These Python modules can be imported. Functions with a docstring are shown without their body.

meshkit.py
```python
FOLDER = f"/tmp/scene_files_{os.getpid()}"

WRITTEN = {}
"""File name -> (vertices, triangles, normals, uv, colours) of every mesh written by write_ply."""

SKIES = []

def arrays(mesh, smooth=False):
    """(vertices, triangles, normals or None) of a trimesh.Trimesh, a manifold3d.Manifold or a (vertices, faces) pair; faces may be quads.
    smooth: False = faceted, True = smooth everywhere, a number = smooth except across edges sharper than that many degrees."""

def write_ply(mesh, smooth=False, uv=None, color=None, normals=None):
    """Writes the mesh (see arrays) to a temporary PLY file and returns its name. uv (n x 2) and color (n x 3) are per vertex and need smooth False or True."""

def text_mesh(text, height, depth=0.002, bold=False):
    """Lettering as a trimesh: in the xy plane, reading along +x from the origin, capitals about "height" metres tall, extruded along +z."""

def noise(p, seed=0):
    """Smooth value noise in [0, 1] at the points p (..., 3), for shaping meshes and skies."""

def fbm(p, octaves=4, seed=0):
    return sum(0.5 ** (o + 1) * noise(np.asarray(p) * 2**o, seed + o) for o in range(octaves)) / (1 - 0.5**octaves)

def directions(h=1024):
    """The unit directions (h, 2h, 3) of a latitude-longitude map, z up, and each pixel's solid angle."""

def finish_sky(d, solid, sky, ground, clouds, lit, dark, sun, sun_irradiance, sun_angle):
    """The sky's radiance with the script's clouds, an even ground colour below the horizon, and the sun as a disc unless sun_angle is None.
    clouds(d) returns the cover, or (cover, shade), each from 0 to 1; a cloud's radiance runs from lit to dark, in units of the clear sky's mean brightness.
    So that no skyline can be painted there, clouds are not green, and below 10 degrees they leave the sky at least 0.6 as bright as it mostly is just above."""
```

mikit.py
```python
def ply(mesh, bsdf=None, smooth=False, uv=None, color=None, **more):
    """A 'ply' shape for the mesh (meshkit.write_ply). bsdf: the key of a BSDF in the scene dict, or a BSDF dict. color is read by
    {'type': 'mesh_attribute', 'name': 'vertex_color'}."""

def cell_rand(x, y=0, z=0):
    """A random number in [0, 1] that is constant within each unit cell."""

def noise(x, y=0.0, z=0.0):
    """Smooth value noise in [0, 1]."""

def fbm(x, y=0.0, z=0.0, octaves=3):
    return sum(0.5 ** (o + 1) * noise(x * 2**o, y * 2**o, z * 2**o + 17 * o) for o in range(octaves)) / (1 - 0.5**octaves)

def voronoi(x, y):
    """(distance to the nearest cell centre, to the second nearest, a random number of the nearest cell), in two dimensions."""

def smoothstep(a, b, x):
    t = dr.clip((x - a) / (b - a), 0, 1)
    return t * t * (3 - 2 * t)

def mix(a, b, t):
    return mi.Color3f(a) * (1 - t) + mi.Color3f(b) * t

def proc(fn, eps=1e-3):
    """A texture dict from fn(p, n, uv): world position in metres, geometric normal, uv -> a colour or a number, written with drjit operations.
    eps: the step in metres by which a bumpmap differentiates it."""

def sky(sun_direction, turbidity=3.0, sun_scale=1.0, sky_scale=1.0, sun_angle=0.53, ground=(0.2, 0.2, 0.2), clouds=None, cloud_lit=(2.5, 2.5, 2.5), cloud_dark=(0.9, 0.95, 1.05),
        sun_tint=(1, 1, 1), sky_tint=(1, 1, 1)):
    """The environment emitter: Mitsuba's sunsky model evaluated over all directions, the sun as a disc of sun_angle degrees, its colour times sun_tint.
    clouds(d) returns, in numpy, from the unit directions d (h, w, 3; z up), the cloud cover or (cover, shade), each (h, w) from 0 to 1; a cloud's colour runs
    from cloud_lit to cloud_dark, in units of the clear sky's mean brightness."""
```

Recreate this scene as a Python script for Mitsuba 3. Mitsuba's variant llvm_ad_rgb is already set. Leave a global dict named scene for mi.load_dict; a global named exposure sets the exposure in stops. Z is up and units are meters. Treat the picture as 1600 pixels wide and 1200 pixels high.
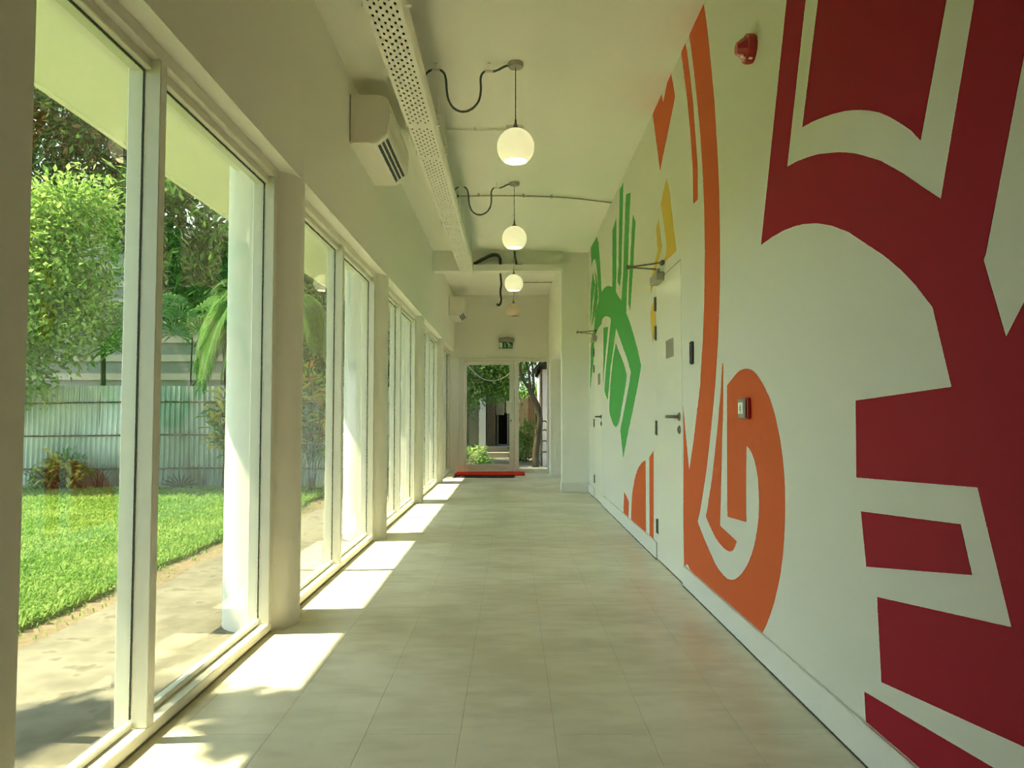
import math
import numpy as np, trimesh, mitsuba as mi, mikit, meshkit
import shapely.geometry as sg
from shapely.ops import unary_union

T = mi.ScalarTransform4f
scene, labels = {}, {}

# ------------------------------------------------------------------ camera, sky, exposure
exposure = 3.8
PITCH = math.atan(51 / 1155)
scene['camera'] = {'type': 'perspective', 'fov': math.degrees(2 * math.atan(800 / 1155)), 'fov_axis': 'x', 'near_clip': 0.05, 'far_clip': 300.0,
                   'to_world': T().look_at(origin=[0, 0, 1.07], target=[0, math.cos(PITCH), 1.07 + math.sin(PITCH)], up=[0, 0, 1])}


def cloud_cover(d):
    p = d[..., :2] / (d[..., 2:3] + 0.35)
    c = meshkit.fbm(np.concatenate([p * 2.2, np.zeros_like(p[..., :1])], -1), 5, 3)
    return np.clip((c - 0.42) * 4, 0, 1) * 0.8


SUN_EL, SUN_AZ = math.radians(58.1), math.radians(4)
scene['sky'] = mikit.sky((-math.cos(SUN_EL) * math.cos(SUN_AZ), -math.cos(SUN_EL) * math.sin(SUN_AZ), math.sin(SUN_EL)), turbidity=4.0, sun_scale=1.0, sky_scale=1.0,
                         ground=(0.16, 0.2, 0.1), clouds=cloud_cover, cloud_lit=(2.2, 2.2, 2.1), cloud_dark=(1.1, 1.12, 1.15), sun_tint=(0.97, 1.0, 0.92))
EXP = 2.0 ** exposure          # a lamp of display brightness v has radiance v / EXP


# ------------------------------------------------------------------ materials
def rgb(*c):
    return {'type': 'rgb', 'value': list(c)}


def mat(name, d, two=True):
    scene[name] = {'type': 'twosided', 'bsdf': d} if two else d


def paint(name, c, rough=0.5, spec=0.3, **k):
    mat(name, {'type': 'principled', 'base_color': rgb(*c) if isinstance(c, tuple) else c, 'roughness': rough, 'specular': spec, **k})


def matte(name, c):
    mat(name, {'type': 'diffuse', 'reflectance': rgb(*c) if isinstance(c, tuple) else c})


def leafy(name, c, trans=0.7, rough=0.45):
    scene[name] = {'type': 'principledthin', 'base_color': rgb(*c) if isinstance(c, tuple) else c, 'roughness': rough, 'diff_trans': trans, 'spec_trans': 0.0, 'eta': 1.3}


def floor_fn(p, n, uv):
    a = mikit.fbm(p.x * 2.2, p.y * 3.2, 3.0, octaves=4)
    b = mikit.fbm(p.x * 8, p.y * 20, 9.0, octaves=3)
    t = mikit.cell_rand(mi.Float(p.x / 0.32), mi.Float(p.y / 0.96))
    c = mikit.mix((0.525, 0.485, 0.36), (0.655, 0.62, 0.485), mikit.smoothstep(0.25, 0.75, a * 0.65 + b * 0.35))
    return c * (0.985 + 0.03 * t)


def fence_fn(p, n, uv):
    a = mikit.fbm(p.x * 1.1, p.y, p.z * 0.7, octaves=4)
    r = mikit.smoothstep(0.55, 0.75, mikit.fbm(p.x * 5, 2.0, p.z * 1.3, octaves=3)) * mikit.smoothstep(0.7, -0.1, p.z)
    c = mikit.mix((0.30, 0.38, 0.32), (0.62, 0.68, 0.62), mikit.smoothstep(0.3, 0.7, a))
    return mikit.mix(c, (0.17, 0.11, 0.07), r * 0.8)


def path_fn(p, n, uv):
    a = mikit.fbm(p.x * 0.9, p.y * 0.9, 1.0, octaves=5)
    b = mikit.fbm(p.x * 9, p.y * 9, 4.0, octaves=3)
    c = mikit.mix((0.13, 0.122, 0.095), (0.22, 0.21, 0.17), mikit.smoothstep(0.3, 0.7, a * 0.7 + b * 0.3))
    return mikit.mix(c, (0.085, 0.08, 0.055), mikit.smoothstep(0.66, 0.82, b) * 0.6)


def soil_fn(p, n, uv):
    a = mikit.fbm(p.x * 3, p.y * 3, 1.0, octaves=4)
    return mikit.mix((0.10, 0.08, 0.05), (0.25, 0.205, 0.14), a * 0.6 + 0.4 * mikit.noise(p.x * 40, p.y * 40, 2.0))


def turf_fn(p, n, uv):
    a = mikit.fbm(p.x * 2.5, p.y * 2.5, 1.0, octaves=4)
    return mikit.mix((0.10, 0.16, 0.03), (0.2, 0.28, 0.06), a)


def grass_fn(p, n, uv):
    a = mikit.fbm(p.x * 2.2, p.y * 2.2, 7.0, octaves=3)
    b = mikit.noise(p.x * 45, p.y * 45, 1.0)
    return mikit.mix((0.125, 0.28, 0.04), (0.35, 0.48, 0.14), mikit.smoothstep(0.25, 0.8, a * 0.45 + b * 0.55))


def leaf_fn(p, n, uv):
    a = mikit.noise(p.x * 16, p.y * 16, p.z * 16)
    return mikit.mix((0.16, 0.30, 0.05), (0.48, 0.62, 0.20), mikit.smoothstep(0.15, 0.85, a))


def bark_fn(p, n, uv):
    a = mikit.fbm(p.x * 14, p.y * 14, p.z * 4, octaves=4)
    return mikit.mix((0.03, 0.025, 0.018), (0.10, 0.085, 0.06), a)


def board_fn(p, n, uv):
    a = mikit.fbm(p.x * 0.8, p.y, p.z * 2.5, octaves=4)
    return mikit.mix((0.22, 0.24, 0.20), (0.36, 0.39, 0.33), a)


WHITE = (0.79, 0.79, 0.715)
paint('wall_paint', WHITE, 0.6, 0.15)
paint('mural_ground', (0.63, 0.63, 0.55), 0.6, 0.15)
paint('skirting_paint', (0.64, 0.65, 0.58), 0.4, 0.3)
paint('ceiling_paint', (0.82, 0.82, 0.745), 0.7, 0.1)
paint('frame_paint', (0.69, 0.685, 0.59), 0.35, 0.4)
paint('door_paint', (0.66, 0.66, 0.57), 0.16, 0.5)
paint('exterior_paint', (0.80, 0.79, 0.72), 0.7, 0.1)
paint('floor_vinyl', mikit.proc(floor_fn), 0.32, 0.45)
matte('floor_joint', (0.38, 0.36, 0.27))
paint('mural_red', (0.30, 0.009, 0.024), 0.6, 0.15)
paint('mural_orange', (0.58, 0.105, 0.03), 0.6, 0.15)
paint('mural_yellow', (0.60, 0.42, 0.07), 0.6, 0.15)
paint('mural_green', (0.08, 0.36, 0.09), 0.6, 0.15)
paint('tray_metal', (0.78, 0.77, 0.68), 0.4, 0.4)
matte('tray_inside', (0.03, 0.03, 0.03))
paint('plastic_white', (0.78, 0.75, 0.66), 0.4, 0.4)
paint('seal_grey', (0.06, 0.065, 0.055), 0.5, 0.3)
paint('plastic_black', (0.025, 0.027, 0.025), 0.4, 0.4)
paint('conduit_grey', (0.085, 0.105, 0.095), 0.5, 0.3)
paint('steel', (0.42, 0.40, 0.34), 0.35, 0.5, metallic=0.8)
paint('dark_steel', (0.16, 0.15, 0.11), 0.4, 0.5, metallic=0.6)
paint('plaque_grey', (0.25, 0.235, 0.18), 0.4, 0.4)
paint('alarm_red', (0.40, 0.012, 0.015), 0.2, 0.6)
paint('sign_green', (0.015, 0.13, 0.03), 0.3, 0.4)
paint('sign_white', (0.75, 0.78, 0.68), 0.4, 0.3)
paint('sign_housing', (0.30, 0.29, 0.21), 0.4, 0.4)
matte('mat_red', (0.62, 0.045, 0.025))
matte('mat_dark', (0.06, 0.04, 0.035))
paint('opal_glass', (0.80, 0.76, 0.62), 0.15, 0.5)
paint('opal_glass_unlit', (0.80, 0.66, 0.52), 0.15, 0.5)
scene['window_glass'] = {'type': 'thindielectric', 'int_ior': 1.5, 'specular_transmittance': rgb(0.90, 0.97, 0.86)}
paint('fence_metal', mikit.proc(fence_fn), 0.38, 0.5, metallic=0.65)
matte('rail_rust', (0.10, 0.075, 0.05))
matte('path_concrete', mikit.proc(path_fn))
matte('soil', mikit.proc(soil_fn))
matte('turf', mikit.proc(turf_fn))
leafy('grass_blade', mikit.proc(grass_fn), 0.8, 0.5)
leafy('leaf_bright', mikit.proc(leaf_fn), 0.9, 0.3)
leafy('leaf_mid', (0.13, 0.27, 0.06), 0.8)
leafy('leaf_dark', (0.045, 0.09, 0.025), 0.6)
leafy('leaf_brown', (0.10, 0.075, 0.035), 0.6)
leafy('leaf_palm', (0.14, 0.26, 0.08), 0.7, 0.25)
leafy('leaf_yellow', (0.62, 0.56, 0.12), 0.8, 0.3)
leafy('leaf_red', (0.42, 0.20, 0.08), 0.6, 0.3)
matte('bark', mikit.proc(bark_fn))
matte('board_grey', mikit.proc(board_fn))
matte('porch_olive', (0.16, 0.17, 0.11))
matte('porch_white', (0.62, 0.66, 0.62))
matte('porch_beige', (0.30, 0.27, 0.19))
matte('porch_dark', (0.012, 0.012, 0.010))
matte('porch_floor', (0.22, 0.21, 0.17))
matte('lattice_wood', (0.17, 0.145, 0.105))
matte('cream_plaster', (0.72, 0.60, 0.54))


# ------------------------------------------------------------------ helpers
def box(x0, x1, y0, y1, z0, z1, b=0.0):
    if b <= 0:
        m = trimesh.creation.box(extents=[x1 - x0, y1 - y0, z1 - z0])
        m.apply_translation([(x0 + x1) / 2, (y0 + y1) / 2, (z0 + z1) / 2])
        return m
    pts = []
    for x, sx in ((x0, 1), (x1, -1)):
        for y, sy in ((y0, 1), (y1, -1)):
            for z, sz in ((z0, 1), (z1, -1)):
                pts += [(x, y + sy * b, z + sz * b), (x + sx * b, y, z + sz * b), (x + sx * b, y + sy * b, z)]
    return trimesh.convex.convex_hull(np.array(pts))


def cat(*ms):
    return trimesh.util.concatenate([m for m in ms])


def tube(points, r, sides=8, taper=None):
    p = np.asarray(points, float)
    t = np.gradient(p, axis=0)
    t /= np.linalg.norm(t, axis=1, keepdims=True) + 1e-12
    ref = np.array([0.31, 0.17, 0.93]) if abs(t[0] @ [0.31, 0.17, 0.93]) < 0.9 else np.array([0.9, 0.3, 0.1])
    a = np.cross(t, ref); a /= np.linalg.norm(a, axis=1, keepdims=True)
    b = np.cross(t, a)
    ang = np.arange(sides) * 2 * np.pi / sides
    rr = np.broadcast_to(r if taper is None else taper, (len(p),))[:, None, None]
    v = (p[:, None] + rr * (np.cos(ang)[None, :, None] * a[:, None] + np.sin(ang)[None, :, None] * b[:, None])).reshape(-1, 3)
    f = []
    n = len(p)
    for i in range(n - 1):
        for j in range(sides):
            q = [i * sides + j, i * sides + (j + 1) % sides, (i + 1) * sides + (j + 1) % sides, (i + 1) * sides + j]
            f += [[q[0], q[2], q[1]], [q[0], q[3], q[2]]]
    v = np.vstack([v, p[0], p[-1]])
    for j in range(sides):
        f.append([len(v) - 2, j, (j + 1) % sides])
        f.append([len(v) - 1, (n - 1) * sides + (j + 1) % sides, (n - 1) * sides + j])
    m = trimesh.Trimesh(v, np.array(f), process=False)
    return m


def smooth_path(pts, n=60):
    from scipy.interpolate import make_interp_spline
    p = np.asarray(pts, float)
    d = np.r_[0, np.cumsum(np.linalg.norm(np.diff(p, axis=0), axis=1))]
    return make_interp_spline(d, p, k=3 if len(p) > 3 else len(p) - 1)(np.linspace(0, d[-1], n))


def cyl(p0, p1, r, sides=16):
    return tube([p0, p1], r, sides)


def lathe(profile, n=32):
    """profile: (r, z) points, revolved about z."""
    return trimesh.creation.revolve(np.array(profile, float), sections=n)


AX = {'yz': np.array([[0, 0, 1], [1, 0, 0], [0, 1, 0]], float), 'xz': np.array([[1, 0, 0], [0, 0, -1], [0, 1, 0]], float), 'xy': np.eye(3)}


def prism(poly, plane, at, depth):
    """Extrudes a polygon: 'yz' from x = at to at + depth, 'xz' from y = at to at + depth, 'xy' from z = at."""
    if not isinstance(poly, sg.base.BaseGeometry):
        poly = sg.Polygon(poly)
    ms = []
    for g in getattr(poly, 'geoms', [poly]):
        m = trimesh.creation.extrude_polygon(g, depth, engine='earcut')
        v = np.array(m.vertices)
        if plane == 'yz':
            w = np.stack([v[:, 2] + at, v[:, 0], v[:, 1]], 1)
        elif plane == 'xz':
            w = np.stack([v[:, 0], at + v[:, 2], v[:, 1]], 1)
        else:
            w = v + [0, 0, at]
        f = np.array(m.faces)
        if plane == 'xz':
            f = f[:, ::-1]
        ms.append(trimesh.Trimesh(w, f, process=False))
    return cat(*ms)


def moved(m, loc=(0, 0, 0), rz=0.0, s=1.0):
    m = m.copy()
    c, q = math.cos(rz), math.sin(rz)
    v = np.array(m.vertices) * s
    m.vertices = np.stack([v[:, 0] * c - v[:, 1] * q, v[:, 0] * q + v[:, 1] * c, v[:, 2]], 1) + np.array(loc)
    return m


def free(key):
    if key not in scene and key not in labels and not any(k.startswith(key + '__') for k in scene):
        return key
    i = 1
    while True:
        k = f'{key}_{i:03d}'
        if k not in scene and k not in labels and not any(q.startswith(k + '__') for q in scene):
            return k
        i += 1


def free_part(key):
    if key not in scene:
        return key
    i = 1
    while f'{key}_{i:03d}' in scene:
        i += 1
    return f'{key}_{i:03d}'


def tag(key, label=None, category=None, group=None, kind=None):
    d = {}
    if label: d['label'] = label
    if category: d['category'] = category
    if group: d['group'] = group
    if kind: d['kind'] = kind
    labels[key] = d
    return key


def thing(name, label, category, group=None, kind=None):
    return tag(free(name), label, category, group, kind)


def part(parent, name, mesh, bsdf, label=None, kind=None, smooth=False, **more):
    key = free_part(f'{parent}__{name}')
    scene[key] = mikit.ply(mesh, bsdf, smooth=smooth, **more)
    if label or kind:
        tag(key, label, kind=kind)
    return key


def copy_part(parent, name, source, to_world):
    key = free_part(f'{parent}__{name}')
    scene[key] = {**source, 'to_world': to_world}
    return key


def solid(name, mesh, bsdf, label, category, group=None, kind=None, smooth=False):
    key = thing(name, label, category, group, kind)
    scene[key] = mikit.ply(mesh, bsdf, smooth=smooth)
    return key


# ------------------------------------------------------------------ the room
WL, WR, H = -1.12, 1.093, 3.42         # inner faces of the left and right walls, ceiling height
Y0, YR, YE = -1.4, 10.5, 14.25         # back wall, return wall, end wall
COLS = [3.915 + 2.71 * k for k in range(4)]
CX, CR = -1.31, 0.193
MULL = [2.465 + 2.71 * k for k in range(5)]
PIER = 1.70
HEAD = 2.335

fl = solid('floor', box(-1.31, 1.3, Y0, YE + 0.15, -0.15, -0.0015), 'floor_joint', 'long beige tiled corridor floor with a sunlit strip along the windows', 'floor', kind='structure')
tw, tl, gap = 0.32, 0.96, 0.0006
xs = [0.145 + tw * k for k in range(-5, 4)]
for i in range(-5, 4):
    x0, x1 = max(0.145 + tw * i, -1.2), min(0.145 + tw * (i + 1), WR)
    if x1 - x0 < 0.02:
        continue
    y = Y0 + (0.48 if i % 2 else 0.1)
    edges = [Y0] + [y + tl * k for k in range(20) if Y0 < y + tl * k < YE] + [YE]
    for a, b in zip(edges[:-1], edges[1:]):
        if b - a > 0.05:
            part(fl, 'tile', box(x0 + gap, x1 - gap, a + gap, b - gap, -0.01, 0.0, 0.0003), 'floor_vinyl')

solid('ceiling', box(-1.42, 1.35, Y0 - 0.1, YE + 0.15, H, H + 0.2), 'ceiling_paint', 'plain pale ceiling of the corridor', 'ceiling', kind='structure')

# left wall: pier near the camera, upper wall above the windows
lw = prism(sg.Polygon([(Y0, -0.15), (PIER, -0.15), (PIER, HEAD), (YE, HEAD), (YE, H), (Y0, H)]), 'yz', -1.42, 0.30)
solid('wall_left', lw, 'wall_paint', 'left wall above the window row, with a dark pier at the near end', 'wall', kind='structure')

# right wall with two flush door recesses
D1, D2 = (4.745, 5.585), (8.955, 9.80)
DT = 2.09
hull = sg.box(Y0, 0.0, YR + 0.1, H)
cut = unary_union([sg.box(a, -1, b, DT) for a, b in (D1, D2)])
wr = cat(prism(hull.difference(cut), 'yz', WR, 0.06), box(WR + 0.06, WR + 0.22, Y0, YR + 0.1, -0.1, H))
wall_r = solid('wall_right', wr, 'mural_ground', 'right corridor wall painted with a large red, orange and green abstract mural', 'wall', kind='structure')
MURAL_SAYS = {'red': 'bold red painted mural shape', 'orange': 'orange painted mural shape', 'yellow': 'small yellow painted mural shape', 'green': 'green painted mural shape'}
MURAL = {
    'orange_band': [(3.216,0.179), (3.165,0.236), (3.116,0.299), (3.076,0.364), (3.038,0.436), (3.010,0.510), (2.993,0.579), (2.983,0.646), (2.977,0.693), (2.975,0.774), (2.978,0.816), (2.985,0.858), (2.995,0.900), (3.008,0.943), (3.024,0.986), (3.047,1.029), (3.072,1.073), (3.105,1.117), (3.148,1.164), (3.155,1.164), (3.200,1.201), (3.254,1.237), (3.306,1.264), (3.360,1.282), (3.402,1.290), (3.446,1.294), (3.492,1.294), (3.537,1.291), (3.580,1.282), (3.623,1.269), (3.691,1.248), (3.753,1.229), (3.753,1.209), (3.764,0.911), (3.775,0.592), (3.771,0.563), (3.470,0.579), (3.474,0.630), (3.465,0.824), (3.452,0.936), (3.411,0.922), (3.377,0.903), (3.343,0.875), (3.321,0.844), (3.300,0.803), (3.290,0.743), (3.287,0.701), (3.285,0.706), (3.296,0.627), (3.309,0.589), (3.331,0.544), (3.359,0.492), (3.401,0.443), (3.444,0.400), (3.507,0.352), (3.558,0.320), (3.618,0.290), (3.675,0.269), (3.735,0.255), (3.795,0.248), (3.858,0.251), (3.933,0.261), (4.011,0.280), (4.115,0.321), (4.224,0.370), (4.385,0.453), (4.320,0.523), (4.168,0.774), (4.069,0.992), (4.008,1.143), (3.970,1.245), (3.918,1.427), (3.886,1.580), (3.857,1.773), (3.851,1.919), (3.847,2.082), (3.851,2.277), (3.871,2.455), (3.897,2.621), (3.925,2.791), (3.970,2.977), (4.018,3.145), (4.067,3.305), (4.114,3.420), (4.457,3.420), (4.397,3.275), (4.343,3.117), (4.287,2.943), (4.229,2.747), (4.184,2.517), (4.154,2.286), (4.148,1.985), (4.152,1.979), (4.175,1.717), (4.217,1.501), (4.276,1.305), (4.280,1.259), (4.355,1.118), (4.453,0.933), (4.577,0.736), (4.670,0.980), (4.718,1.135), (4.719,0.843), (4.742,0.470), (4.782,0.130), (4.700,0.130), (4.655,0.157), (4.577,0.130), (3.267,0.130)],
    'orange_hook': [(3.862,1.213), (3.931,1.017), (4.047,0.748), (4.166,0.543), (4.198,0.509), (4.097,0.462), (4.039,0.437), (3.982,0.416), (3.916,0.402), (3.851,0.393), (3.799,0.391), (3.748,0.393), (3.718,0.400), (3.688,0.410), (3.649,0.437), (3.625,0.464), (3.911,0.498), (3.900,0.576), (3.853,0.962), (3.831,1.080), (3.815,1.345), (3.832,1.347)],
    'orange_stripe': [(4.607,3.255), (4.535,3.071), (4.462,2.839), (4.402,2.554), (4.403,2.352), (4.294,2.345), (4.292,2.561), (4.336,2.751), (4.377,2.943), (4.424,3.089), (4.472,3.225), (4.522,3.358), (4.558,3.420), (4.674,3.420)],
    'orange_spike': [(5.573,3.280), (5.382,2.884), (5.069,3.080), (4.861,3.212), (4.972,3.420), (5.106,3.420), (5.247,3.335), (5.302,3.420), (5.644,3.420)],
    'yellow_blade': [(5.366,2.632), (5.208,2.364), (5.176,2.272), (5.197,2.231), (5.272,2.175), (4.868,2.170), (4.868,2.172), (5.071,2.644), (5.155,2.754)],
    'yellow_ribbon': [(5.553,2.490), (5.498,2.347), (5.482,2.324), (5.647,2.227), (5.799,2.105), (5.762,2.038), (5.673,2.098), (5.517,2.208), (5.352,2.301), (5.334,2.309), (5.377,2.390), (5.449,2.544)],
    'yellow_leaf': [(5.759,1.932), (5.810,1.863), (5.767,1.751), (5.712,1.644), (5.601,1.732), (5.582,1.989)],
    'green_bloom': [(8.290,2.545), (8.465,2.572), (8.648,2.588), (8.785,2.590), (8.959,2.589), (9.105,3.004), (9.263,3.282), (9.435,3.386), (10.160,3.412), (10.069,3.136), (9.917,3.165), (9.818,3.177), (9.722,3.167), (9.629,3.131), (9.539,3.075), (9.435,2.970), (9.371,2.813), (9.265,2.631), (9.252,2.537), (9.403,2.489), (9.708,2.408), (9.662,2.380), (9.812,2.218), (10.060,2.182), (10.245,1.956), (10.210,1.876), (10.338,1.526), (10.284,1.465), (10.111,1.633), (9.929,1.778), (9.769,2.107), (9.627,2.134), (9.399,2.180), (9.057,2.199), (8.959,2.216), (8.934,2.242), (8.777,2.255), (8.663,2.248), (8.516,2.229), (8.339,2.201), (8.204,2.172), (8.119,2.135), (8.540,1.679), (8.508,1.741), (8.738,1.375), (8.491,1.268), (8.415,1.276), (8.144,1.665), (8.127,1.649), (7.723,1.999), (7.142,1.696), (6.996,1.622), (6.776,1.475), (6.879,1.374), (7.469,0.930), (7.291,0.666), (6.949,0.936), (6.459,1.303), (6.237,1.497), (6.259,1.516), (6.413,1.660), (6.618,1.808), (6.838,1.952), (7.035,2.063), (6.965,2.320), (6.922,2.411), (6.849,2.766), (6.730,3.132), (7.000,3.199), (7.089,2.904), (7.211,2.467), (7.339,2.226), (7.730,2.385), (7.681,2.558), (7.655,3.152), (7.947,3.091), (7.987,2.617), (7.993,2.482)],
    'green_stripe': [(7.398,3.373), (7.419,3.277), (7.536,2.530), (7.551,2.591), (7.597,2.458), (7.430,2.387), (7.343,2.492), (7.177,3.244), (7.156,3.361)],
    'green_stripe_b': [(6.663,2.794), (6.766,2.522), (6.816,2.443), (6.901,2.134), (6.801,2.052), (6.638,2.356), (6.539,2.617), (6.467,2.786), (6.605,2.896)],
    'green_leaf': [(10.187,2.786), (10.254,2.461), (10.206,2.359), (9.940,2.635), (9.643,2.811), (9.923,3.014)],
    'green_ribbon': [(9.597,2.802), (9.845,2.567), (10.105,2.308), (9.953,2.333), (9.474,2.490), (9.337,2.581), (9.416,2.801), (9.681,3.020)],
    'green_wedge': [(8.802,1.765), (8.856,1.471), (8.687,1.689), (8.365,2.090), (8.782,2.131)],
    'green_petal': [(7.970,1.699), (8.190,1.432), (8.310,1.159), (8.275,1.115), (8.205,1.072), (8.102,1.026), (8.001,0.989), (7.902,0.968), (7.805,0.960), (7.722,0.968), (7.647,0.984), (7.566,1.011), (7.493,1.055), (7.085,1.383), (7.029,1.470), (7.198,1.583), (7.754,1.842)],
    'orange_shard': [(6.983,0.130), (6.948,0.276), (7.235,0.340), (7.292,0.130), (6.990,0.130)],
    'orange_fin': [(6.069,0.712), (6.181,0.697), (6.273,0.675), (6.408,0.631), (6.519,0.576), (6.624,0.504), (6.706,0.424), (6.756,0.362), (6.792,0.293), (6.812,0.213), (6.825,0.130), (6.073,0.130)],
    'orange_strip': [(5.717,0.806), (5.899,0.748), (5.914,0.130), (5.747,0.130)],
    'red_block': [(2.575,2.555), (2.736,2.158), (2.641,2.141), (2.559,2.122), (2.472,2.099), (2.392,2.075), (2.332,2.053), (2.276,2.030), (2.215,2.002), (2.158,1.972), (2.103,1.937), (2.052,1.900), (1.991,1.853), (1.946,1.808), (1.815,2.117), (1.611,2.594), (2.334,3.147)],
    'red_bar': [(2.301,0.608), (1.774,0.694), (1.814,0.808), (2.329,0.774)],
    'red_base': [(2.325,0.130), (1.190,0.130), (1.182,0.323), (1.713,0.274), (2.331,0.218)],
    'red_body': [(3.212,1.823), (3.071,1.824), (2.940,1.818), (2.839,1.807), (2.745,1.792), (2.619,1.762), (2.499,1.722), (2.376,1.669), (2.249,1.597), (2.149,1.541), (2.057,1.480), (1.987,1.426), (1.909,1.354), (1.835,1.144), (2.349,1.121), (2.355,0.877), (1.743,0.904), (1.724,0.849), (1.638,0.610), (2.237,0.531), (2.222,0.286), (1.611,0.366), (1.177,0.422), (1.131,1.476), (1.352,1.555), (1.629,1.245), (1.699,1.433), (1.691,1.443), (1.550,1.828), (1.392,2.257), (1.575,2.413), (1.704,2.053), (1.860,1.624), (1.940,1.679), (2.033,1.746), (2.096,1.787), (2.164,1.830), (2.238,1.867), (2.314,1.905), (2.374,1.930), (2.434,1.953), (2.508,1.977), (2.597,2.005), (2.690,2.027), (2.790,2.047), (2.895,2.061), (2.686,2.620), (2.477,3.182), (2.642,3.323), (2.869,2.725)],
}
for name, pts in MURAL.items():
    colour = name.split('_')[0]
    poly = sg.Polygon(pts).buffer(0).difference(unary_union([sg.box(a - 0.006, -1, b + 0.006, DT + 0.006) for a, b in (D1, D2)]))
    for g in getattr(poly, 'geoms', [poly]):
        if g.area > 2e-4:
            part(wall_r, f'{colour}_mural_shape', prism(g, 'yz', WR - 0.0012, 0.0012), f'mural_{colour}', MURAL_SAYS[colour])

# return wall, narrow far section, doorway in it
solid('wall_return', prism(sg.Polygon([(0.71, 0), (WR, 0), (WR, H), (0.71, H)]), 'xz', YR, 0.12), 'wall_paint', 'short pale wall face past the green mural where the corridor narrows', 'wall', kind='structure')
fr = sg.Polygon([(YR + 0.12, 0), (YR + 0.12, H), (YE, H), (YE, 0), (13.55, 0), (13.55, 2.12), (10.72, 2.12), (10.72, 0)])
fw = cat(prism(fr, 'yz', 0.71, 0.22), box(0.93, 1.0, YR + 0.12, YE, 0, H))
solid('wall_far_right', fw, 'wall_paint', 'right wall of the narrow far section with a wide recessed opening', 'wall', kind='structure')

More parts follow.
